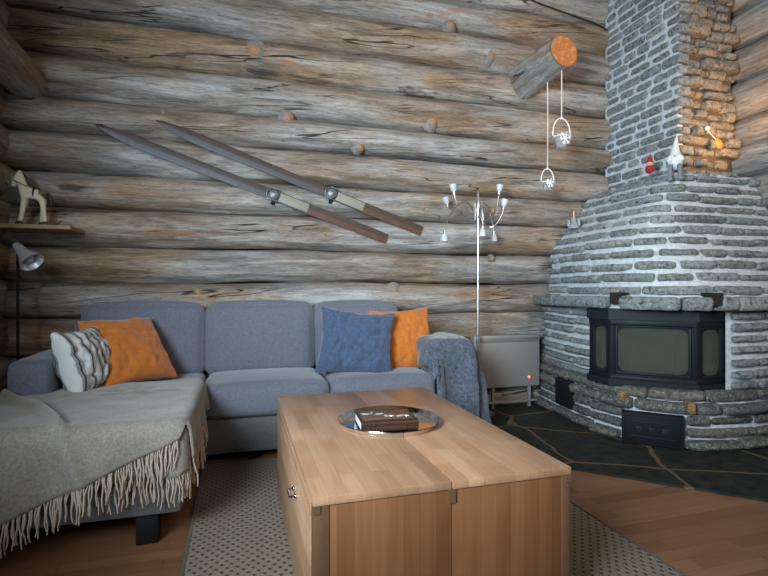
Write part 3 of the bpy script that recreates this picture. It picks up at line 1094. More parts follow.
# ------------------------------------------------------------------ throw pillows
def pillow(name, c, w, h, bdir, alpha, roll, mat, label, thick=.085, seed=0, wr=.010, pinch=.07):
    n = 52
    bm = bmesh.new()
    grid = {}
    for side in (1, -1):
        for i in range(n + 1):
            for j in range(n + 1):
                u, v = -1 + 2 * i / n, -1 + 2 * j / n
                edge = i in (0, n) or j in (0, n)
                key = (i, j) if edge else (i, j, side)
                if key in grid:
                    continue
                t_ = max(0, (1 - u * u) * (1 - v * v)) ** .42
                x = w / 2 * u * (1 - pinch * (1 - v * v) * abs(u) ** 3)
                y = h / 2 * v * (1 - pinch * (1 - u * u) * abs(v) ** 3)
                q = Vector((u * 1.6 + seed, v * 1.6, side * .5))
                wob = wr * (noise.noise(q * 1.5) + .7 * noise.noise(Vector((u * 5 + seed, v * 2.4, 3))) * t_)
                rad = max(abs(u), abs(v))
                crease = wr * .7 * noise.noise(Vector((math.atan2(v, u) * 4 + seed, 1.5, side))) * max(0, rad - .25)
                rg_ = abs(noise.noise(Vector((u * 2.1 + v * .8 + seed, v * 1.5 - u * .5, 4 + side)))) + .5 * abs(noise.noise(Vector((u * 4.6 - v * 1.2 + seed, v * 3.2 + u * .9, 8 + side))))
                wob += wr * 1.5 * (max(0, .35 - rg_) * -1.6) * min(1, t_ * 1.3)
                zz = side * (thick * t_ + (wob + crease) * (1 if not edge else 0)) + (wr * 1.2 * noise.noise(Vector((u * 3 + seed, v * 3, 9))) if edge else 0)
                grid[key] = bm.verts.new((x, y, zz))
    for side in (1, -1):
        for i in range(n):
            for j in range(n):
                def g(a, b):
                    return grid[(a, b)] if (a in (0, n) or b in (0, n)) else grid[(a, b, side)]
                q = [g(i, j), g(i + 1, j), g(i + 1, j + 1), g(i, j + 1)]
                try:
                    bm.faces.new(q)
                except ValueError:
                    pass
    mb = MB()
    mb.bm(bm)
    o = mb.build(name, mat, None, True, 80)
    b = Vector((bdir[0], bdir[1], 0)).normalized()
    a = math.radians(alpha)
    r = Vector((b.y, -b.x, 0))
    up = Vector((0, 0, 1)) * math.cos(a) + b * math.sin(a)
    ro = math.radians(roll)
    r2 = r * math.cos(ro) + up * math.sin(ro)
    u2 = up * math.cos(ro) - r * math.sin(ro)
    nn = r2.cross(u2)
    m = Matrix.Identity(4)
    for k in range(3):
        m[k][0], m[k][1], m[k][2], m[k][3] = r2[k], u2[k], nn[k], c[k]
    o.matrix_world = m
    o.rotation_mode = 'XYZ'
    return tag(o, label, 'pillow', 'throw pillows on the sofa')


pillow('throw_pillow', (-.760, 2.86, .628), .37, .35, (-.97, .24), 18, 2, M['stripe'], 'white pillow with dark grey stripes against the left sofa arm', .10, 3, .016, .12)
pillow('throw_pillow', (-.595, 3.07, .648), .43, .44, (-.68, .73), 38, 0, M['orange'], 'burnt orange pillow leaning beside the striped pillow on the chaise', .09, 11, .011, .09)
pillow('throw_pillow', (1.075, 3.215, .645), .44, .44, (.05, 1), 16, 3, M['orange'], 'orange pillow beside the blue throw, partly behind the navy pillow', .08, 23, .012, .09)
pillow('throw_pillow', (.725, 3.10, .650), .50, .44, (.12, 1), 22, -6, M['blue'], 'navy blue pillow in front of the right-hand back cushion', .095, 31, .030, .11)


# ------------------------------------------------------------------ draped cloths
def drape(x, y, rect, z, r, flare=.04):
    x0, x1, y0, y1 = rect
    cx_, cy_ = max(x0 + r, min(x1 - r, x)), max(y0 + r, min(y1 - r, y))
    ox, oy = x - cx_, y - cy_
    d = math.hypot(ox, oy)
    if d < 1e-9:
        return Vector((x, y, z)), 0.0, (0, 0)
    dx, dy = ox / d, oy / d
    if d < r * math.pi / 2:
        hz, vt = r * math.sin(d / r), r * (1 - math.cos(d / r))
    else:
        e = d - r * math.pi / 2
        hz, vt = r + flare * e, r + e
    return Vector((cx_ + dx * hz, cy_ + dy * hz, z - vt)), max(0, d - r), (dx, dy)


def sheet(rows, thick, name, mat, parent=None):
    """rows: grid of points; gives the cloth a little thickness"""
    m, n = len(rows), len(rows[0])
    me_v = [p for r_ in rows for p in r_]
    fs = []
    for i in range(m - 1):
        for j in range(n - 1):
            fs.append((i * n + j, i * n + j + 1, (i + 1) * n + j + 1, (i + 1) * n + j))
    mb = MB().add(me_v, fs)
    o = mb.build(name, mat, parent, True, 80)
    md = o.modifiers.new('thickness', 'SOLIDIFY')
    md.thickness = thick
    md.offset = 0
    return o


BR = (-1.085, -.180, 2.02, 3.2)
ZT = .492
RIDGE = [Vector((-1.25, 2.90, 0)), Vector((-1.10, 2.77, 0)), Vector((-.95, 2.56, 0)), Vector((-.79, 2.37, 0)), Vector((-.69, 2.18, 0)), Vector((-.61, 2.0, 0)), Vector((-.52, 1.80, 0))]


def seg_dist(p, a, b):
    ab = b - a
    f = max(0, min(1, (p - a).dot(ab) / ab.dot(ab)))
    return (p - a - ab * f).length


def blanket_pt(x, y, lay=0.0):
    p, d, dr = drape(x, y, (BR[0] + lay, BR[1] - lay, BR[2] + lay, BR[3] - lay), ZT - lay, .05, .05)
    q = Vector((x, y, 0))
    dd = min(seg_dist(q, a, b) for a, b in zip(RIDGE, RIDGE[1:]))
    rid = .030 * math.exp(-(dd / .020) ** 2)
    rid += .010 * math.exp(-(seg_dist(q, Vector((-.62, 2.72, 0)), Vector((-.42, 2.58, 0))) / .018) ** 2)
    rid += .007 * math.exp(-(seg_dist(q, Vector((-.62, 2.60, 0)), Vector((-.30, 2.62, 0))) / .02) ** 2)
    w = .007 * fbm((x, y, 2), 5, 3)
    if lay:
        rid = 0
    nrm = Vector((dr[0], dr[1], 0)) * min(1, d / .08) + Vector((0, 0, 1)) * max(0, 1 - d / .08)
    wave = .014 * math.sin(((x + .2) * dr[1] - (y - 2.02) * dr[0]) * 21 + 1.3) * min(1, d / .12)
    return p + nrm * (rid + w + wave)


def hem_front(x):
    return max(.02, .05 + .42 * (-.22 - x))


BL = thing('wool_blanket', (-.6, 2.4, .46), 'taupe grey wool blanket with pale fringe spread over the chaise', 'blanket')
XS = [-1.30 + (1.30 - .045) * i / 76 for i in range(77)]
rows = []
for j in range(71):
    f = j / 70
    row = []
    for x in XS:
        yb = 2.84 + .10 * (x + 1.3) / 1.2
        yf = 2.02 - hem_front(x) if x < -.2 else 2.02 + .02 + .0 * (x + .2)
        row.append(blanket_pt(x, yb + (yf - yb) * f))
    rows.append(row)
sheet(rows, .010, 'cloth', M['blanket'], BL)
hem1 = rows[-1]
hem2 = [r_[-1] for r_ in rows]
rows2 = []
for j in range(31):
    f = j / 30
    row = []
    for i in range(41):
        x = -.60 + (.60 - .05) * i / 40
        yb = 2.30
        yf = 2.02 - .165 if x < -.2 else 2.02 - .165 * max(0, 1 - (x + .2) / .15) ** .5
        row.append(blanket_pt(x, yb + (yf - yb) * f, .012))
    rows2.append(row)
sheet(rows2, .009, 'folded_layer', M['blanket'], BL)
fr = MB()
rf = random.Random(4)


def strand(mb, p, L, out):
    pts = []
    wx, wy = rf.uniform(-.012, .012), rf.uniform(-.010, .010)
    for k in range(6):
        s = k / 5
        pts.append(Vector(p) + Vector((wx * s + .003 * math.sin(s * 7 + wx * 900), wy * s, -L * s)) + Vector(out) * (.012 * math.sin(min(1, s * 1.5) * 1.57)))
    mb.tube(pts, [.0030, .0034, .0031, .0032, .0029, .0022], 0, 5)


def fringe_along(pts, step, L, out):
    acc = 0
    for a, b in zip(pts, pts[1:]):
        a, b = Vector(a), Vector(b)
        d = (b - a).length
        while acc < d:
            p = a.lerp(b, acc / d)
            strand(fr, p, L * rf.uniform(.82, 1.15), out(p))
            acc += step * rf.uniform(.75, 1.2)
        acc -= d


fringe_along([p for p in hem1 if p.x < -.20], .0098, .108, lambda p: (0, -1, 0))
fringe_along([p for p in rows2[-1] if p.x > -.47], .0098, .105, lambda p: (0.2, -.6, 0))
fringe_along(hem2[10:], .0098, .11, lambda p: (.5, 0, 0))
fo = fr.build('fringe', M['fringe'], BL)
fo['kind'] = 'stuff'

# fleece throw over the right arm
AR = (1.165, 1.470, 2.885, 3.9)
rows = []
for j in range(49):
    f = j / 48
    row = []
    for i in range(57):
        g = i / 56
        x = 1.165 - .13 + (.305 + .13 + .47 - .06 * f) * g
        yb = 3.34 - .05 * g
        ov = .16 + .36 * min(1, max(0, (x - 1.14) / .30)) ** .7
        yf = 2.885 - ov
        y = yb + (yf - yb) * f
        p, d, dr = drape(x, y, AR, .668, .07, .10)
        ang = math.atan2(dr[1], dr[0] + 1e-9) if d > 0 else 0
        ph = (y * 13 if abs(dr[0]) > .98 else ang * 3.6 + x * 12)
        fold = .038 * math.sin(ph + 1.0) * min(1, d / .18) + .014 * math.sin(ph * 2.3) * min(1, d / .25)
        nz = .012 * fbm((x, y, 4), 6, 3)
        p = p + Vector((dr[0], dr[1], 0)) * (fold + nz + .012) + Vector((0, 0, nz * .8))
        p.z = max(p.z, .02)
        if p.x < 1.22 and d > 0:
            p.x = min(p.x, 1.19)
        row.append(p)
    rows.append(row)
th = sheet(rows, .016, 'fleece_throw', M['throw'])
tag(th, 'crumpled blue-grey fleece throw hanging over the right sofa arm', 'blanket')

# ------------------------------------------------------------------ coffee table
TX0, TX1, TY0, TY1, TZ = .183, .969, 1.275, 2.531, .456
CT = thing('coffee_table', ((TX0 + TX1) / 2, (TY0 + TY1) / 2, .013), 'boxy oak coffee table with split top and drawers on the jute rug', 'coffee table')
xm = (TX0 + TX1) / 2
for (a, b) in ((TX0, xm - .0012), (xm + .0012, TX1)):
    MB().box((a, TY0, TZ - .024), (b, TY1, TZ), 0, .002).build('tabletop', M['top_l'], CT)
zb = .014
for (a, b) in ((TX0 + .045, xm - .001), (xm + .001, TX1 - .030)):
    MB().box((a, TY0 + .004, zb), (b, TY0 + .026, TZ - .0245), 0, .001).build('front_panel', M['wood_xz_shaded'], CT)
MB().box((TX0 + .03, TY1 - .026, zb), (TX1 - .03, TY1 - .004, TZ - .0245)).build('back_panel', M['wood_xz_shaded'], CT)
for (x, y) in ((TX0 + .002, TY0 + .002), (TX1 - .032, TY0 + .002), (TX0 + .002, TY1 - .044), (TX1 - .044, TY1 - .044)):
    MB().box((x, y, zb), (x + (.042 if x < xm else .030), y + .042, TZ - .0242), 0, .0015).build('leg', M['wood_frame'], CT)
for (a, b, h) in ((xm - .011, xm + .011, .062), (TX0 + .001, TX0 + .020, .045), (TX1 - .019, TX1 + .0006, .045)):
    MB().box((a, TY0 - .0008, TZ - h), (b, TY0 + .012, TZ - .0243)).build('corner_key', M['wood_dark'], CT, False)
# left side: apron, one long drawer, lower rail; right side plain panel
MB().box((TX0 + .012, TY0 + .045, zb), (TX0 + .03, TY1 - .045, TZ - .03)).build('carcass', M['gap'], CT)
MB().box((TX1 - .026, TY0 + .033, zb), (TX1 - .004, TY1 - .045, TZ - .0245)).build('side_panel', M['wood_yz'], CT)
MB().box((TX0 - .001, TY0 + .044, TZ - .062), (TX0 + .02, TY1 - .010, TZ - .0248), 0, .0015).build('apron', M['wood_yz'], CT)
for (a, b, nm) in ((.018, TZ - .069, 'drawer'),):
    d = MB().box((TX0 - .002, TY0 + .046, a), (TX0 + .018, TY1 - .046, b), 0, .002).build(nm, M['wood_yz'], CT)
    zc = .318
    yc = 1.66 if a > .1 else 1.66
    h = MB()
    h.tube([(TX0 - .003, yc - .032, zc), (TX0 - .024, yc - .032, zc), (TX0 - .026, yc + .032, zc), (TX0 - .003, yc + .032, zc)], .0042, 0, 8)
    h.ball((TX0 - .004, yc - .032, zc), .008)
    h.ball((TX0 - .004, yc + .032, zc), .008)
    h.build('handle', M['chrome'], d)

# tray and book
mb = MB()
R0 = .205
mb.lathe([(.0, .001), (R0 - .022, .001), (R0 - .016, .003), (R0 - .006, .019), (R0, .022), (R0 + .001, .019), (R0 - .004, .015), (R0 - .013, .0), (.0, .0)], (.578, 1.894, TZ + .0006), 72)
ty = tag(mb.build('serving_tray', M['steel'], None, True, 50), 'round polished steel tray on the coffee table', 'tray')
BK = thing('leather_book', (.556, 1.868, TZ + .0025), 'thick brown leather book with silver emblem lying on the steel tray', 'book', rz=math.radians(-5))
bw, bd, bh = .222, .172, .038
bmx = Matrix.Translation(BK.location) @ Matrix.Rotation(BK.rotation_euler.z, 4, 'Z')
mb = MB()
mb.box((-bw / 2, -bd / 2, 0), (bw / 2, bd / 2, .0045), 0, .0012, bmx)
mb.box((-bw / 2, -bd / 2, bh - .0045), (bw / 2, bd / 2, bh), 0, .0012, bmx)
sp = []
vs, fs = [], []
for i in range(13):                      # rounded spine towards the viewer
    a = math.radians(-90 + 15 * i)
    sp.append((-bd / 2 - .007 * math.cos(a), bh / 2 + bh / 2 * math.sin(a)))
for x in (-bw / 2, bw / 2):
    vs += [bmx @ Vector((x, y, z)) for y, z in sp] + [bmx @ Vector((x, -bd / 2 + .004, z)) for y, z in sp]
k = 13
for i in range(12):
    fs.append((i, i + 1, 2 * k + i + 1, 2 * k + i))
fs.append(tuple(range(0, k)))
fs.append(tuple(range(2 * k, 3 * k)))
mb.add(vs, fs, 0)
for x in (-.06, .06):
    mb.box((x - .004, -bd / 2 - .0085, .004), (x + .004, -bd / 2 + .002, bh - .004), 0, .002, bmx)
mb.build('cover', M['leather'], BK, True, 40)
MB().box((-bw / 2 + .002, -bd / 2 + .004, .0045), (bw / 2 - .006, bd / 2 - .006, bh - .0045), 0, .001, bmx).build('pages', M['paper'], BK)
MB().box((-bw / 2 + .012, -bd / 2 + .022, bh), (bw / 2 - .012, bd / 2 - .012, bh + .0012), 0, .0005, bmx).build('cover_picture', M['leather_l'], BK)
re = random.Random(5)
for k in range(7):                       # little silver leaves on the cover
    x, y = -.078 + .026 * k + re.uniform(-.006, .006), re.uniform(-.035, .05)
    rr = re.uniform(.008, .015)
    mt = bmx @ Matrix.Translation((x, y, bh + .0012)) @ Matrix.Rotation(re.uniform(0, 3), 4, 'Z') @ Matrix.Diagonal((1.5, .7, 1, 1))
    MB().lathe([(rr, 0), (rr * .9, .0015), (rr * .3, .003), (.0, .0032)], (0, 0, 0), 10, 0, mt).build('emblem', M['foil'], BK)

# ------------------------------------------------------------------ skis on the wall
def ski(tail, tip, label, bind):
    tail, tip = Vector(tail), Vector(tip)
    d = (tip - tail)
    L = d.length
    d.normalize()
    out = Vector((0, -1, 0))
    up = (Vector((0, 0, 1)) - d * d.z).normalized()
    root = thing('wooden_ski', tail, label, 'ski', 'old wooden skis on the log wall')
    W, TH = .041, .009
    stn = [(.0, .94), (.06, 1.0), (.3, .97), (.5, .93), (.66, .95), (.80, 1.0), (.87, .98), (.91, .88), (.945, .68), (.972, .42), (.99, .17), (1.0, .03)]

    def section(mb, f0, f1, mis):
        fs_ = [f0] + [f for f, _ in stn if f0 < f < f1] + [f1]
        vs, fs = [], []
        for f in fs_:
            w = W * lerp_tab(stn, f)
            lift = .05 * max(0, (f - .82) / .18) ** 2        # the shovel curves away from the wall
            c = tail + d * (L * f) + out * lift
            vs += [c + up * w, c + up * w + out * TH * .7, c + out * (TH * 1.25), c - up * w + out * TH * .7, c - up * w, c]
        k = 6
        for i in range(len(fs_) - 1):
            for j in range(k):
                fs.append((i * k + j, i * k + (j + 1) % k, (i + 1) * k + (j + 1) % k, (i + 1) * k + j))
        n0 = len(mb.f)
        mb.add(vs, fs, 0)
        for q in range(len(fs)):
            mb.m[n0 + q] = mis[0] if q % k in (0, 1) else mis[1]
        mb.add(vs[:k], [tuple(range(k))], mis[1])
        mb.add(vs[-k:], [tuple(range(k))], mis[1])
    mb = MB()
    section(mb, .0, bind - .115, (0, 2))
    section(mb, bind - .115, 1.0, (0, 1))
    bl_ = mb.build('blade', [M['ski_up'], M['ski_low'], M['ski_tail']], root, True, 25)
    rot = Matrix.Identity(4)
    for k in range(3):
        rot[k][0], rot[k][1], rot[k][2], rot[k][3] = d[k], out[k], up[k], (tail + d * (L * bind))[k]
    # ribbed foot plate behind the binding
    p = MB().box((-.26, .010, -.033), (-.035, .015, .033), 0, .002, rot)
    p.build('foot_plate', M['ski_plate'], root)
    b = MB()
    b.box((-.03, .010, -.045), (.045, .014, .045), 0, .002, rot)
    for s in (-1, 1):                      # upright toe irons
        b.box((-.028, .012, s * .042 - .003), (.034, .046, s * .042 + .003), 0, .002, rot)
    b.lathe([(.036, 0), (.040, .008), (.034, .020), (.015, .030), (0, .032)], (0, 0, 0), 20, 0, rot @ Matrix.Translation((.005, .022, 0)) @ Matrix.Rotation(math.radians(-90), 4, 'X'))
    b.tube([rot @ Vector(q) for q in ((.03, .02, -.042), (.055, .03, -.02), (.060, .03, .0), (.055, .03, .02), (.03, .02, .042))], .004)
    b.build('toe_binding', M['binding'], root, True, 30)
    # strap and buckle hanging from the binding
    s = MB().box((-.012, .016, -.075), (.010, .022, -.030), 0, .002, rot)
    s.build('strap', M['black'], root)
    return root


ski((1.108, 3.695, 1.385), (-.912, 3.695, 2.075), 'lower of two old dark wooden skis with metal binding on the log wall', .425)
ski((1.400, 3.695, 1.455), (-.545, 3.695, 2.140), 'upper right of two old dark wooden skis with metal binding on the log wall', .372)

# ------------------------------------------------------------------ wall heater
HT = thing('panel_heater', (2.11, 3.62, .012), 'pale enamelled panel heater under the log wall beside the fireplace', 'heater')
mb = MB().box((1.808, 3.585, .185), (2.415, 3.645, .613), 0, .008)
mb.build('housing', M['heater'], HT)
mb = MB().box((1.828, 3.581, .556), (2.395, 3.590, .591), 0, .003)
g = mb.build('grille', M['heater_dark'], HT)
mb = MB()
for k in range(3):
    mb.box((1.833, 3.578, .561 + .0105 * k), (2.390, 3.583, .5665 + .0105 * k), 0, .001)
mb.build('louvre', M['heater'], g)
MB().ball((2.312, 3.584, .262), .009, 0, (1, .5, 1)).build('indicator_light', M['led'], HT)
mb = MB()
mb.box((1.98, 3.60, .012), (2.0, 3.63, .187), 0, .002)
mb.box((2.32, 3.60, .012), (2.34, 3.63, .187), 0, .002)
mb.box((1.80, 3.595, .055), (2.40, 3.605, .072), 0, .002)
mb.build('stand', M['heater'], HT)

# ------------------------------------------------------------------ chandelier floor lamp
LX, LY = 1.80, 3.50
FL = thing('floor_lamp', (LX, LY, .012), 'tall slim chrome floor lamp with curved arms and small frosted shades', 'floor lamp')
mb = MB()
mb.lathe([(.0, .0), (.125, .0), (.128, .008), (.11, .016), (.02, .022), (.012, .05), (0, .05)], (LX, LY, .012), 40)
mb.build('lamp_base', M['brushed'], FL)
mb = MB().tube([(LX, LY, .05), (LX, LY, .8), (LX, LY, 1.70)], .0095, 0, 12)
mb.tube([(LX, LY, .98), (LX, LY, 1.0)], .012, 0, 12)
mb.build('pole', M['brushed'], FL)
mb = MB()
mb.lathe([(.0, 1.55), (.016, 1.55), (.022, 1.57), (.022, 1.66), (.012, 1.69), (.004, 1.76), (0, 1.762)], (LX, LY, 0), 16)
for s in (-1, 1):
    mb.tube([(LX + .03 * s, LY - .01, 1.53), (LX + .03 * s, LY - .01, 1.66)], .007)
mb.build('hub', M['brushed'], FL)
K = 3.87 / 492
def lp(px, py, dy=0.0):                      # arm bends, laid out around the hub
    return Vector((LX + (px - 477.5) * .00868 + .514 * dy, LY + dy, 1 + (.655 + (205 - py) * K) * (1 + dy / LY)))


def shade(base, d):
    d = Vector(d).normalized()
    q = d.to_track_quat('Z', 'Y').to_matrix().to_4x4()
    m = Matrix.Translation(base) @ q
    ar = MB().lathe([(.0, -.012), (.012, -.012), (.013, .012), (.0, .013)], (0, 0, 0), 12, 0, m)
    sh = MB().lathe([(.011, .008), (.019, .016), (.025, .040), (.028, .066), (.0255, .066), (.0225, .040), (.016, .018), (.009, .012)], (0, 0, 0), 18, 0, m)
    return ar, sh


arms = [([(474, 221, 0), (467, 220, -.05), (460, 212, -.08), (456, 201, -.09), (454.6, 195, -.09)], (-.15, 0, 1)),
        ([(481, 221, 0), (490, 218, .04), (496, 208, .06), (498.5, 197, .07), (499.3, 192, .07)], (.12, 0, 1)),
        ([(475, 216, 0), (470, 206, .05), (463, 203, .08), (456, 208, .09), (449, 210, .09), (447, 207, .09)], (-.35, 0, 1)),
        ([(481, 220, 0), (488, 227, -.06), (495, 224, -.09), (501, 214, -.10), (502.6, 207, -.10)], (.2, 0, 1)),
        ([(474, 214, 0), (466, 203, -.05), (457, 208, -.09), (450, 219, -.11), (447, 229, -.12), (446, 234, -.12)], (-.08, 0, -1)),
        ([(480, 212, 0), (481.5, 205, -.05), (482.5, 212, -.09), (482, 222, -.10), (482, 228, -.10)], (0, 0, -1)),
        ([(479, 208, 0), (484, 203, .04), (489, 211, .08), (492.5, 224, .09), (493.8, 233, .09)], (.05, 0, -1))]
for pts, dr in arms:
    P3 = bez([lp(*q) for q in pts], 7)
    a = MB().tube(P3, .0042, 0, 8)
    ar, sh = shade(P3[-1], dr)
    a.add(ar.v, ar.f, 0)
    ao = a.build('arm', M['brushed'], FL)
    sh.build('lamp_shade', M['frost'], ao)

# ------------------------------------------------------------------ hanging candle holders on the stub
def lantern(x, y, ztop, zhoop, zbot, w, label):
    root = thing('hanging_candle_holder', (x, y, zbot), label, 'candle holder', 'candle holders hanging from the log stub')
    MB().tube([(x, y, ztop), (x + .002, y, (ztop + zhoop) / 2), (x, y, zhoop)], .0042, 0, 6).build('cord', M['cord'], root)
    hb = MB()
    zr = zbot + (zhoop - zbot) * .42          # height of the ring
    pts = []
    for k in range(17):
        a = math.pi * k / 16
        pts.append((x + w / 2 * math.cos(a), y, zr + (zhoop - zr) * math.sin(a) ** .85))
    hb.tube(pts, .0046, 0, 8)
    hb.ball((x, y, zhoop), .011)
    ring = [(x + w * .36 * math.cos(a), y + w * .36 * math.sin(a), zr - .006) for a in [2 * math.pi * k / 24 for k in range(25)]]
    hb.tube(ring, .0042, 0, 8)
    for s in (-1, 1):
        hb.tube([(x + s * w * .5, y, zr), (x + s * w * .36, y, zr - .006)], .0042, 0, 6)
    hb.build('hoop', M['white'], root)
    r = w * .33
    MB().lathe([(.0, zbot), (r * .72, zbot), (r * .85, zbot + .01), (r, zr), (r * 1.06, zr + .012), (r * .97, zr + .012), (r * .90, zr - .002), (r * .76, zbot + .014), (.0, zbot + .012)], (x, y, 0), 26).build('glass_cup', M['clear'], root)
    sn = MB()
    cc = Vector((x, y - r * .9, (zr + zbot) / 2 + .02))
    for k in range(6):                          # white star cut-out on the front
        a = math.pi / 3 * k + .2
        dv_ = Vector((math.cos(a), 0, math.sin(a)))
        tip = cc + dv_ * w * .33
        sn.tube([cc, tip], [.007, .0035], 0, 6)
        for sgn in (-1, 1):
            bd_ = Vector((math.cos(a + sgn * .8), 0, math.sin(a + sgn * .8)))
            sn.tube([cc + dv_ * w * .18, cc + dv_ * w * .18 + bd_ * w * .12], .0036, 0, 6)
    sn.build('star_ornament', M['white'], root)
    return root


lantern(2.400, 3.455, 2.672, 1.967, 1.79, .118, 'lower, smaller white candle holder hanging on a long cord')
lantern(2.412, 3.290, 2.700, 2.323, 2.085, .158, 'upper, larger white candle holder hanging on a short cord')

# cable along the logs at upper right
mb = MB().tube(bez([(2.20, 3.70, 3.57), (2.383, 3.685, 3.47), (2.62, 3.685, 3.428), (2.835, 3.69, 3.40), (3.05, 3.69, 3.365), (3.19, 3.70, 3.335)], 6), .0075, 0, 8)
tag(mb.build('power_cable', M['cable'], None), 'thin black cable running along the upper logs towards the chimney', 'cable')

# ------------------------------------------------------------------ shelf, wooden horse, reading lamp on the left
mb = MB().box((-1.41, 3.43, 1.358), (-.99, 3.72, 1.384), 0, .004)
tag(mb.build('wall_shelf', M['shelf'], None), 'short wooden shelf on the log wall at far left', 'shelf')

HX, HY, HZ = -1.225, 3.555, 1.3845
HO = thing('wooden_horse', (HX, HY, HZ), 'cream painted wooden toy horse standing on the left wall shelf', 'toy horse')


def skin(name, verts, edges, radii, mat, parent, root=0, sub=2):
    me = bpy.data.meshes.new(name)
    inv = parent_world(parent).inverted()
    me.from_pydata([inv @ Vector(v) for v in verts], edges, [])
    me.materials.append(mat)
    o = bpy.data.objects.new(name, me)
    COL.objects.link(o)
    o.parent = parent
    o.modifiers.new('skin', 'SKIN')
    for i, r in enumerate(radii):
        s = me.skin_vertices[0].data[i]
        s.radius = r if isinstance(r, tuple) else (r, r)
        s.use_root = (i == root)
    sm = o.modifiers.new('sub', 'SUBSURF')
    sm.levels = sm.render_levels = sub
    for p in me.polygons:
        p.use_smooth = True
    o.modifiers['skin'].use_smooth_shade = True
    return o


def hp(x, z, y=0.0):
    return (HX + x * 1.0, HY + y, HZ + z)


V = [hp(.0, .200), hp(-.038, .205), hp(.042, .200), hp(-.056, .240), hp(-.068, .275), hp(-.078, .304), hp(-.100, .268), hp(-.112, .236),       # body, neck, head
     hp(-.045, .165, -.018), hp(-.056, .090, -.020), hp(-.064, .022, -.020), hp(-.045, .165, .018), hp(-.072, .090, .020), hp(-.088, .022, .020),
     hp(.048, .165, -.018), hp(.058, .100, -.020), hp(.066, .022, -.020), hp(.044, .165, .018), hp(.040, .100, .020), hp(.036, .022, .020),
     hp(-.072, .342, -.013), hp(-.072, .342, .013)]
Ed = [(0, 1), (0, 2), (1, 3), (3, 4), (4, 5), (5, 6), (6, 7), (1, 8), (8, 9), (9, 10), (1, 11), (11, 12), (12, 13), (2, 14), (14, 15), (15, 16), (2, 17), (17, 18), (18, 19), (5, 20), (5, 21)]
Rd = [.030, .035, .035, .033, .028, .024, .020, .016, .019, .014, .012, .019, .014, .012, .021, .014, .012, .021, .014, .012, .007, .007]
skin('body', V, Ed, Rd, M['horse'], HO)
mb = MB()
for (x, y) in ((-.066, -.02), (-.090, .02), (.067, -.02), (.036, .02)):
    MB().box((HX + x - .017, HY + y - .013, HZ), (HX + x + .013, HY + y + .013, HZ + .028), 0, .005).build('hoof', M['horse_dark'], HO)
mb = MB()                                           # saddle girth and bridle
mb.tube([hp(.005, .200 + .037 * math.cos(a), .037 * math.sin(a)) for a in [2 * math.pi * k / 20 for k in range(21)]], .005, 0, 6)
mb.ball(hp(.006, .234), .024, 0, (1.1, .9, .35))
mb.build('saddle', M['horse_dark'], HO)
mb = MB()
mb.tube([hp(-.094 - .012 * math.cos(a), .272 + .010 * math.cos(a), .025 * math.sin(a)) for a in [2 * math.pi * k / 16 for k in range(17)]], .003, 0, 6)
mb.tube([hp(-.094, .272, -.026), hp(-.070, .262, -.034), hp(-.040, .246, -.034), hp(-.004, .236, -.01)], .0026, 0, 6)
mb.build('bridle', M['horse_dark'], HO)
MB().tube([hp(-.062, .330, 0), hp(-.046, .30, 0), hp(-.036, .265, 0), hp(-.022, .238, 0)], [.006, .010, .010, .004], 0, 8).build('mane', M['horse_dark'], HO)
mb = MB()
mb.tube([hp(.070, .205), hp(.086, .195), hp(.092, .16), hp(.088, .12)], [.008, .010, .009, .003], 0, 8)
mb.build('tail', M['horse_dark'], HO)
mb = MB()
mb.tube(bez([hp(.085, .005), hp(.125, .012), hp(.135, .03), hp(.15, .035)], 5), .006, 0, 6)
mb.build('rocker', M['horse_dark'], HO)

RL = thing('reading_lamp', (-1.262, 3.42, 0), 'dark slim reading lamp with silver cone shade below the wall shelf', 'lamp')
MB().lathe([(0, 0), (.11, 0), (.11, .012), (.02, .02), (.0, .022)], (-1.262, 3.42, 0), 30).build('lamp_base', M['black'], RL)
MB().tube(bez([(-1.262, 3.42, .01), (-1.262, 3.42, .6), (-1.262, 3.42, 1.10), (-1.258, 3.41, 1.20), (-1.25, 3.40, 1.235)], 5), .008, 0, 8).build('pole', M['black'], RL)
q = Vector((.72, -.42, -.72)).to_track_quat('Z', 'Y').to_matrix().to_4x4()
mm = Matrix.Translation((-1.25, 3.39, 1.240)) @ q @ Matrix.Scale(1.12, 4)
mb = MB().lathe([(.0, -.02), (.018, -.02), (.022, .0), (.026, .02), (.030, .055), (.050, .10), (.058, .125), (.054, .125), (.046, .102), (.026, .06), (.0, .05)], (0, 0, 0), 28, 0, mm)
hd = mb.build('lamp_shade', M['alu'], RL)
MB().ball((0, 0, 0), .026).build('bulb', M['frost'], hd).matrix_world = Matrix.Identity(4)
hd.children[0].location = hd.matrix_basis.inverted() @ (mm @ Vector((0, 0, .092)))
hd.children[0].data.transform(Matrix.Translation(Vector(RL.location)))
hd.children[0].location = Vector(mm @ Vector((0, 0, .092))) - Vector(RL.location)

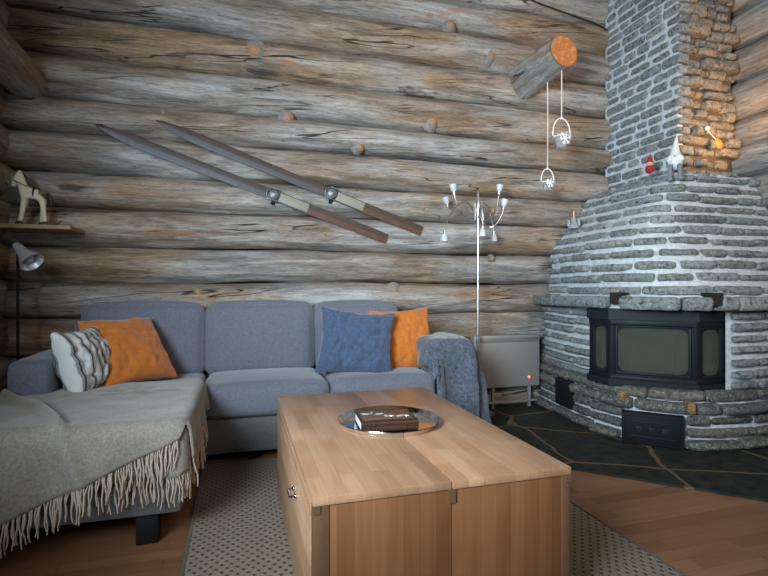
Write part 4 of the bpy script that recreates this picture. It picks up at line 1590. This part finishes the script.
# ------------------------------------------------------------------ small things on the fireplace
def gnome(name, loc, s, face, label, hat, body, bearded, legs, hk=1.0):
    """sitting gnome; face = direction it looks to"""
    root = thing(name, loc, label, 'gnome')
    f = Vector((face[0], face[1], 0)).normalized()
    sd = Vector((-f.y, f.x, 0))
    o = Vector(loc)

    zb_ = .085 if bearded else .122

    def P3(a, b, c_):
        return o + (f * a + sd * b + Vector((0, 0, c_))) * s
    MB().ball(P3(0, 0, .045), .048 * s, 0, (1, 1, 1.05), 10).build('body', body, root)
    h = MB().tube([P3(.0, 0, zb_), P3(0, 0, zb_ + .013 * hk), P3(.002, .0, zb_ + .045 * hk), P3(.0, .003, zb_ + .095 * hk), P3(-.006, .006, zb_ + .14 * hk), P3(-.004, .010, zb_ + .165 * hk)], [.044 * s, .041 * s, .031 * s, .019 * s, .010 * s, .002], 0, 16)
    h.ball(P3(-.004, .010, zb_ + .165 * hk), .008 * s)
    h.build('hat', hat, root)
    if bearded:
        b = MB()
        b.ball(P3(.026, 0, .062), .038 * s, 0, (1, 1, 1.15), 12, .3, 2)
        for k in (-1, 1):
            b.ball(P3(.024, .030 * k, .072), .026 * s, 0, (1, 1, 1), 10, .35, k)
        b.build('beard', M['beard'], root)
    else:
        MB().ball(P3(.004, 0, .108), .036 * s, 0, (1, 1, 1), 10).build('face', M['skin'], root)
    MB().ball(P3(.054 if bearded else .040, 0, .086 if bearded else .106), .0105 * s).build('nose', M['skin'], root)
    if legs:
        for k in (-1, 1):
            l = MB().tube([P3(.02, .022 * k, .015), P3(.058, .028 * k, .018), P3(.078, .030 * k, .0), P3(.082, .031 * k, -.04), P3(.083, .032 * k, -.075)], [.014 * s, .014 * s, .014 * s, .014 * s, .014 * s], 0, 10)
            lo2 = l.build('leg', M['black'] if False else M['felt_grey'], root)
            MB().ball(P3(.090, .033 * k, -.082), .021 * s, 0, (1.1, 1, .85), 10).build('boot', M['felt_grey'], lo2)
    return root


gnome('bearded_gnome', (3.078, 2.868, 1.870), 1.0, (-.75, -.66), 'white-hatted gnome with bushy white beard sitting on the fireplace hood', M['felt_white'], M['felt_white'], True, True)
gnome('red_gnome', (2.985, 3.01, 1.870), .66, (-.8, -.6), 'tiny red-hatted gnome standing on the hood left of the bearded gnome', M['felt_red'], M['felt_red'], False, False, .55)

OR = thing('hanging_ornament', (3.44, 2.91, 2.20), 'small ornament with white bead and amber disc hanging on brown chimney stones', 'ornament')
MB().ball((3.425, 2.905, 2.218), .018).build('bead', M['white'], OR)
MB().tube([(3.425, 2.905, 2.205), (3.47, 2.90, 2.165), (3.505, 2.895, 2.135)], .004, 0, 6).build('stem', M['cord'], OR)
mt = Matrix.Translation((3.525, 2.892, 2.108)) @ Matrix.Rotation(math.radians(-35), 4, 'Y') @ Matrix.Rotation(math.radians(90), 4, 'X')
MB().lathe([(0, -.004), (.028, -.004), (.036, .0), (.028, .006), (0, .007)], (0, 0, 0), 20, 0, mt @ Matrix.Diagonal((.8, 1.2, 1, 1))).build('disc', M['amber'], OR)

CH = thing('small_candlestick', (2.70, 3.52, 1.5), 'little grey ceramic candlestick with brass pin on the left edge of the hood', 'candlestick')
mb = MB()
mb.lathe([(0, 0), (.045, 0), (.047, .02), (.035, .035), (.022, .05), (.018, .085), (.0, .088)], (2.70, 3.52, 1.5), 16)
mb.lathe([(0, 0), (.014, 0), (.013, .06), (.0, .066)], (2.735, 3.50, 1.52), 10)
mb.lathe([(0, 0), (.014, 0), (.013, .05), (.0, .056)], (2.665, 3.54, 1.52), 10)
mb.build('holder', M['pewter'], CH)
MB().tube([(2.70, 3.52, 1.585), (2.70, 3.52, 1.645)], .006).build('pin', M['brass'], CH)
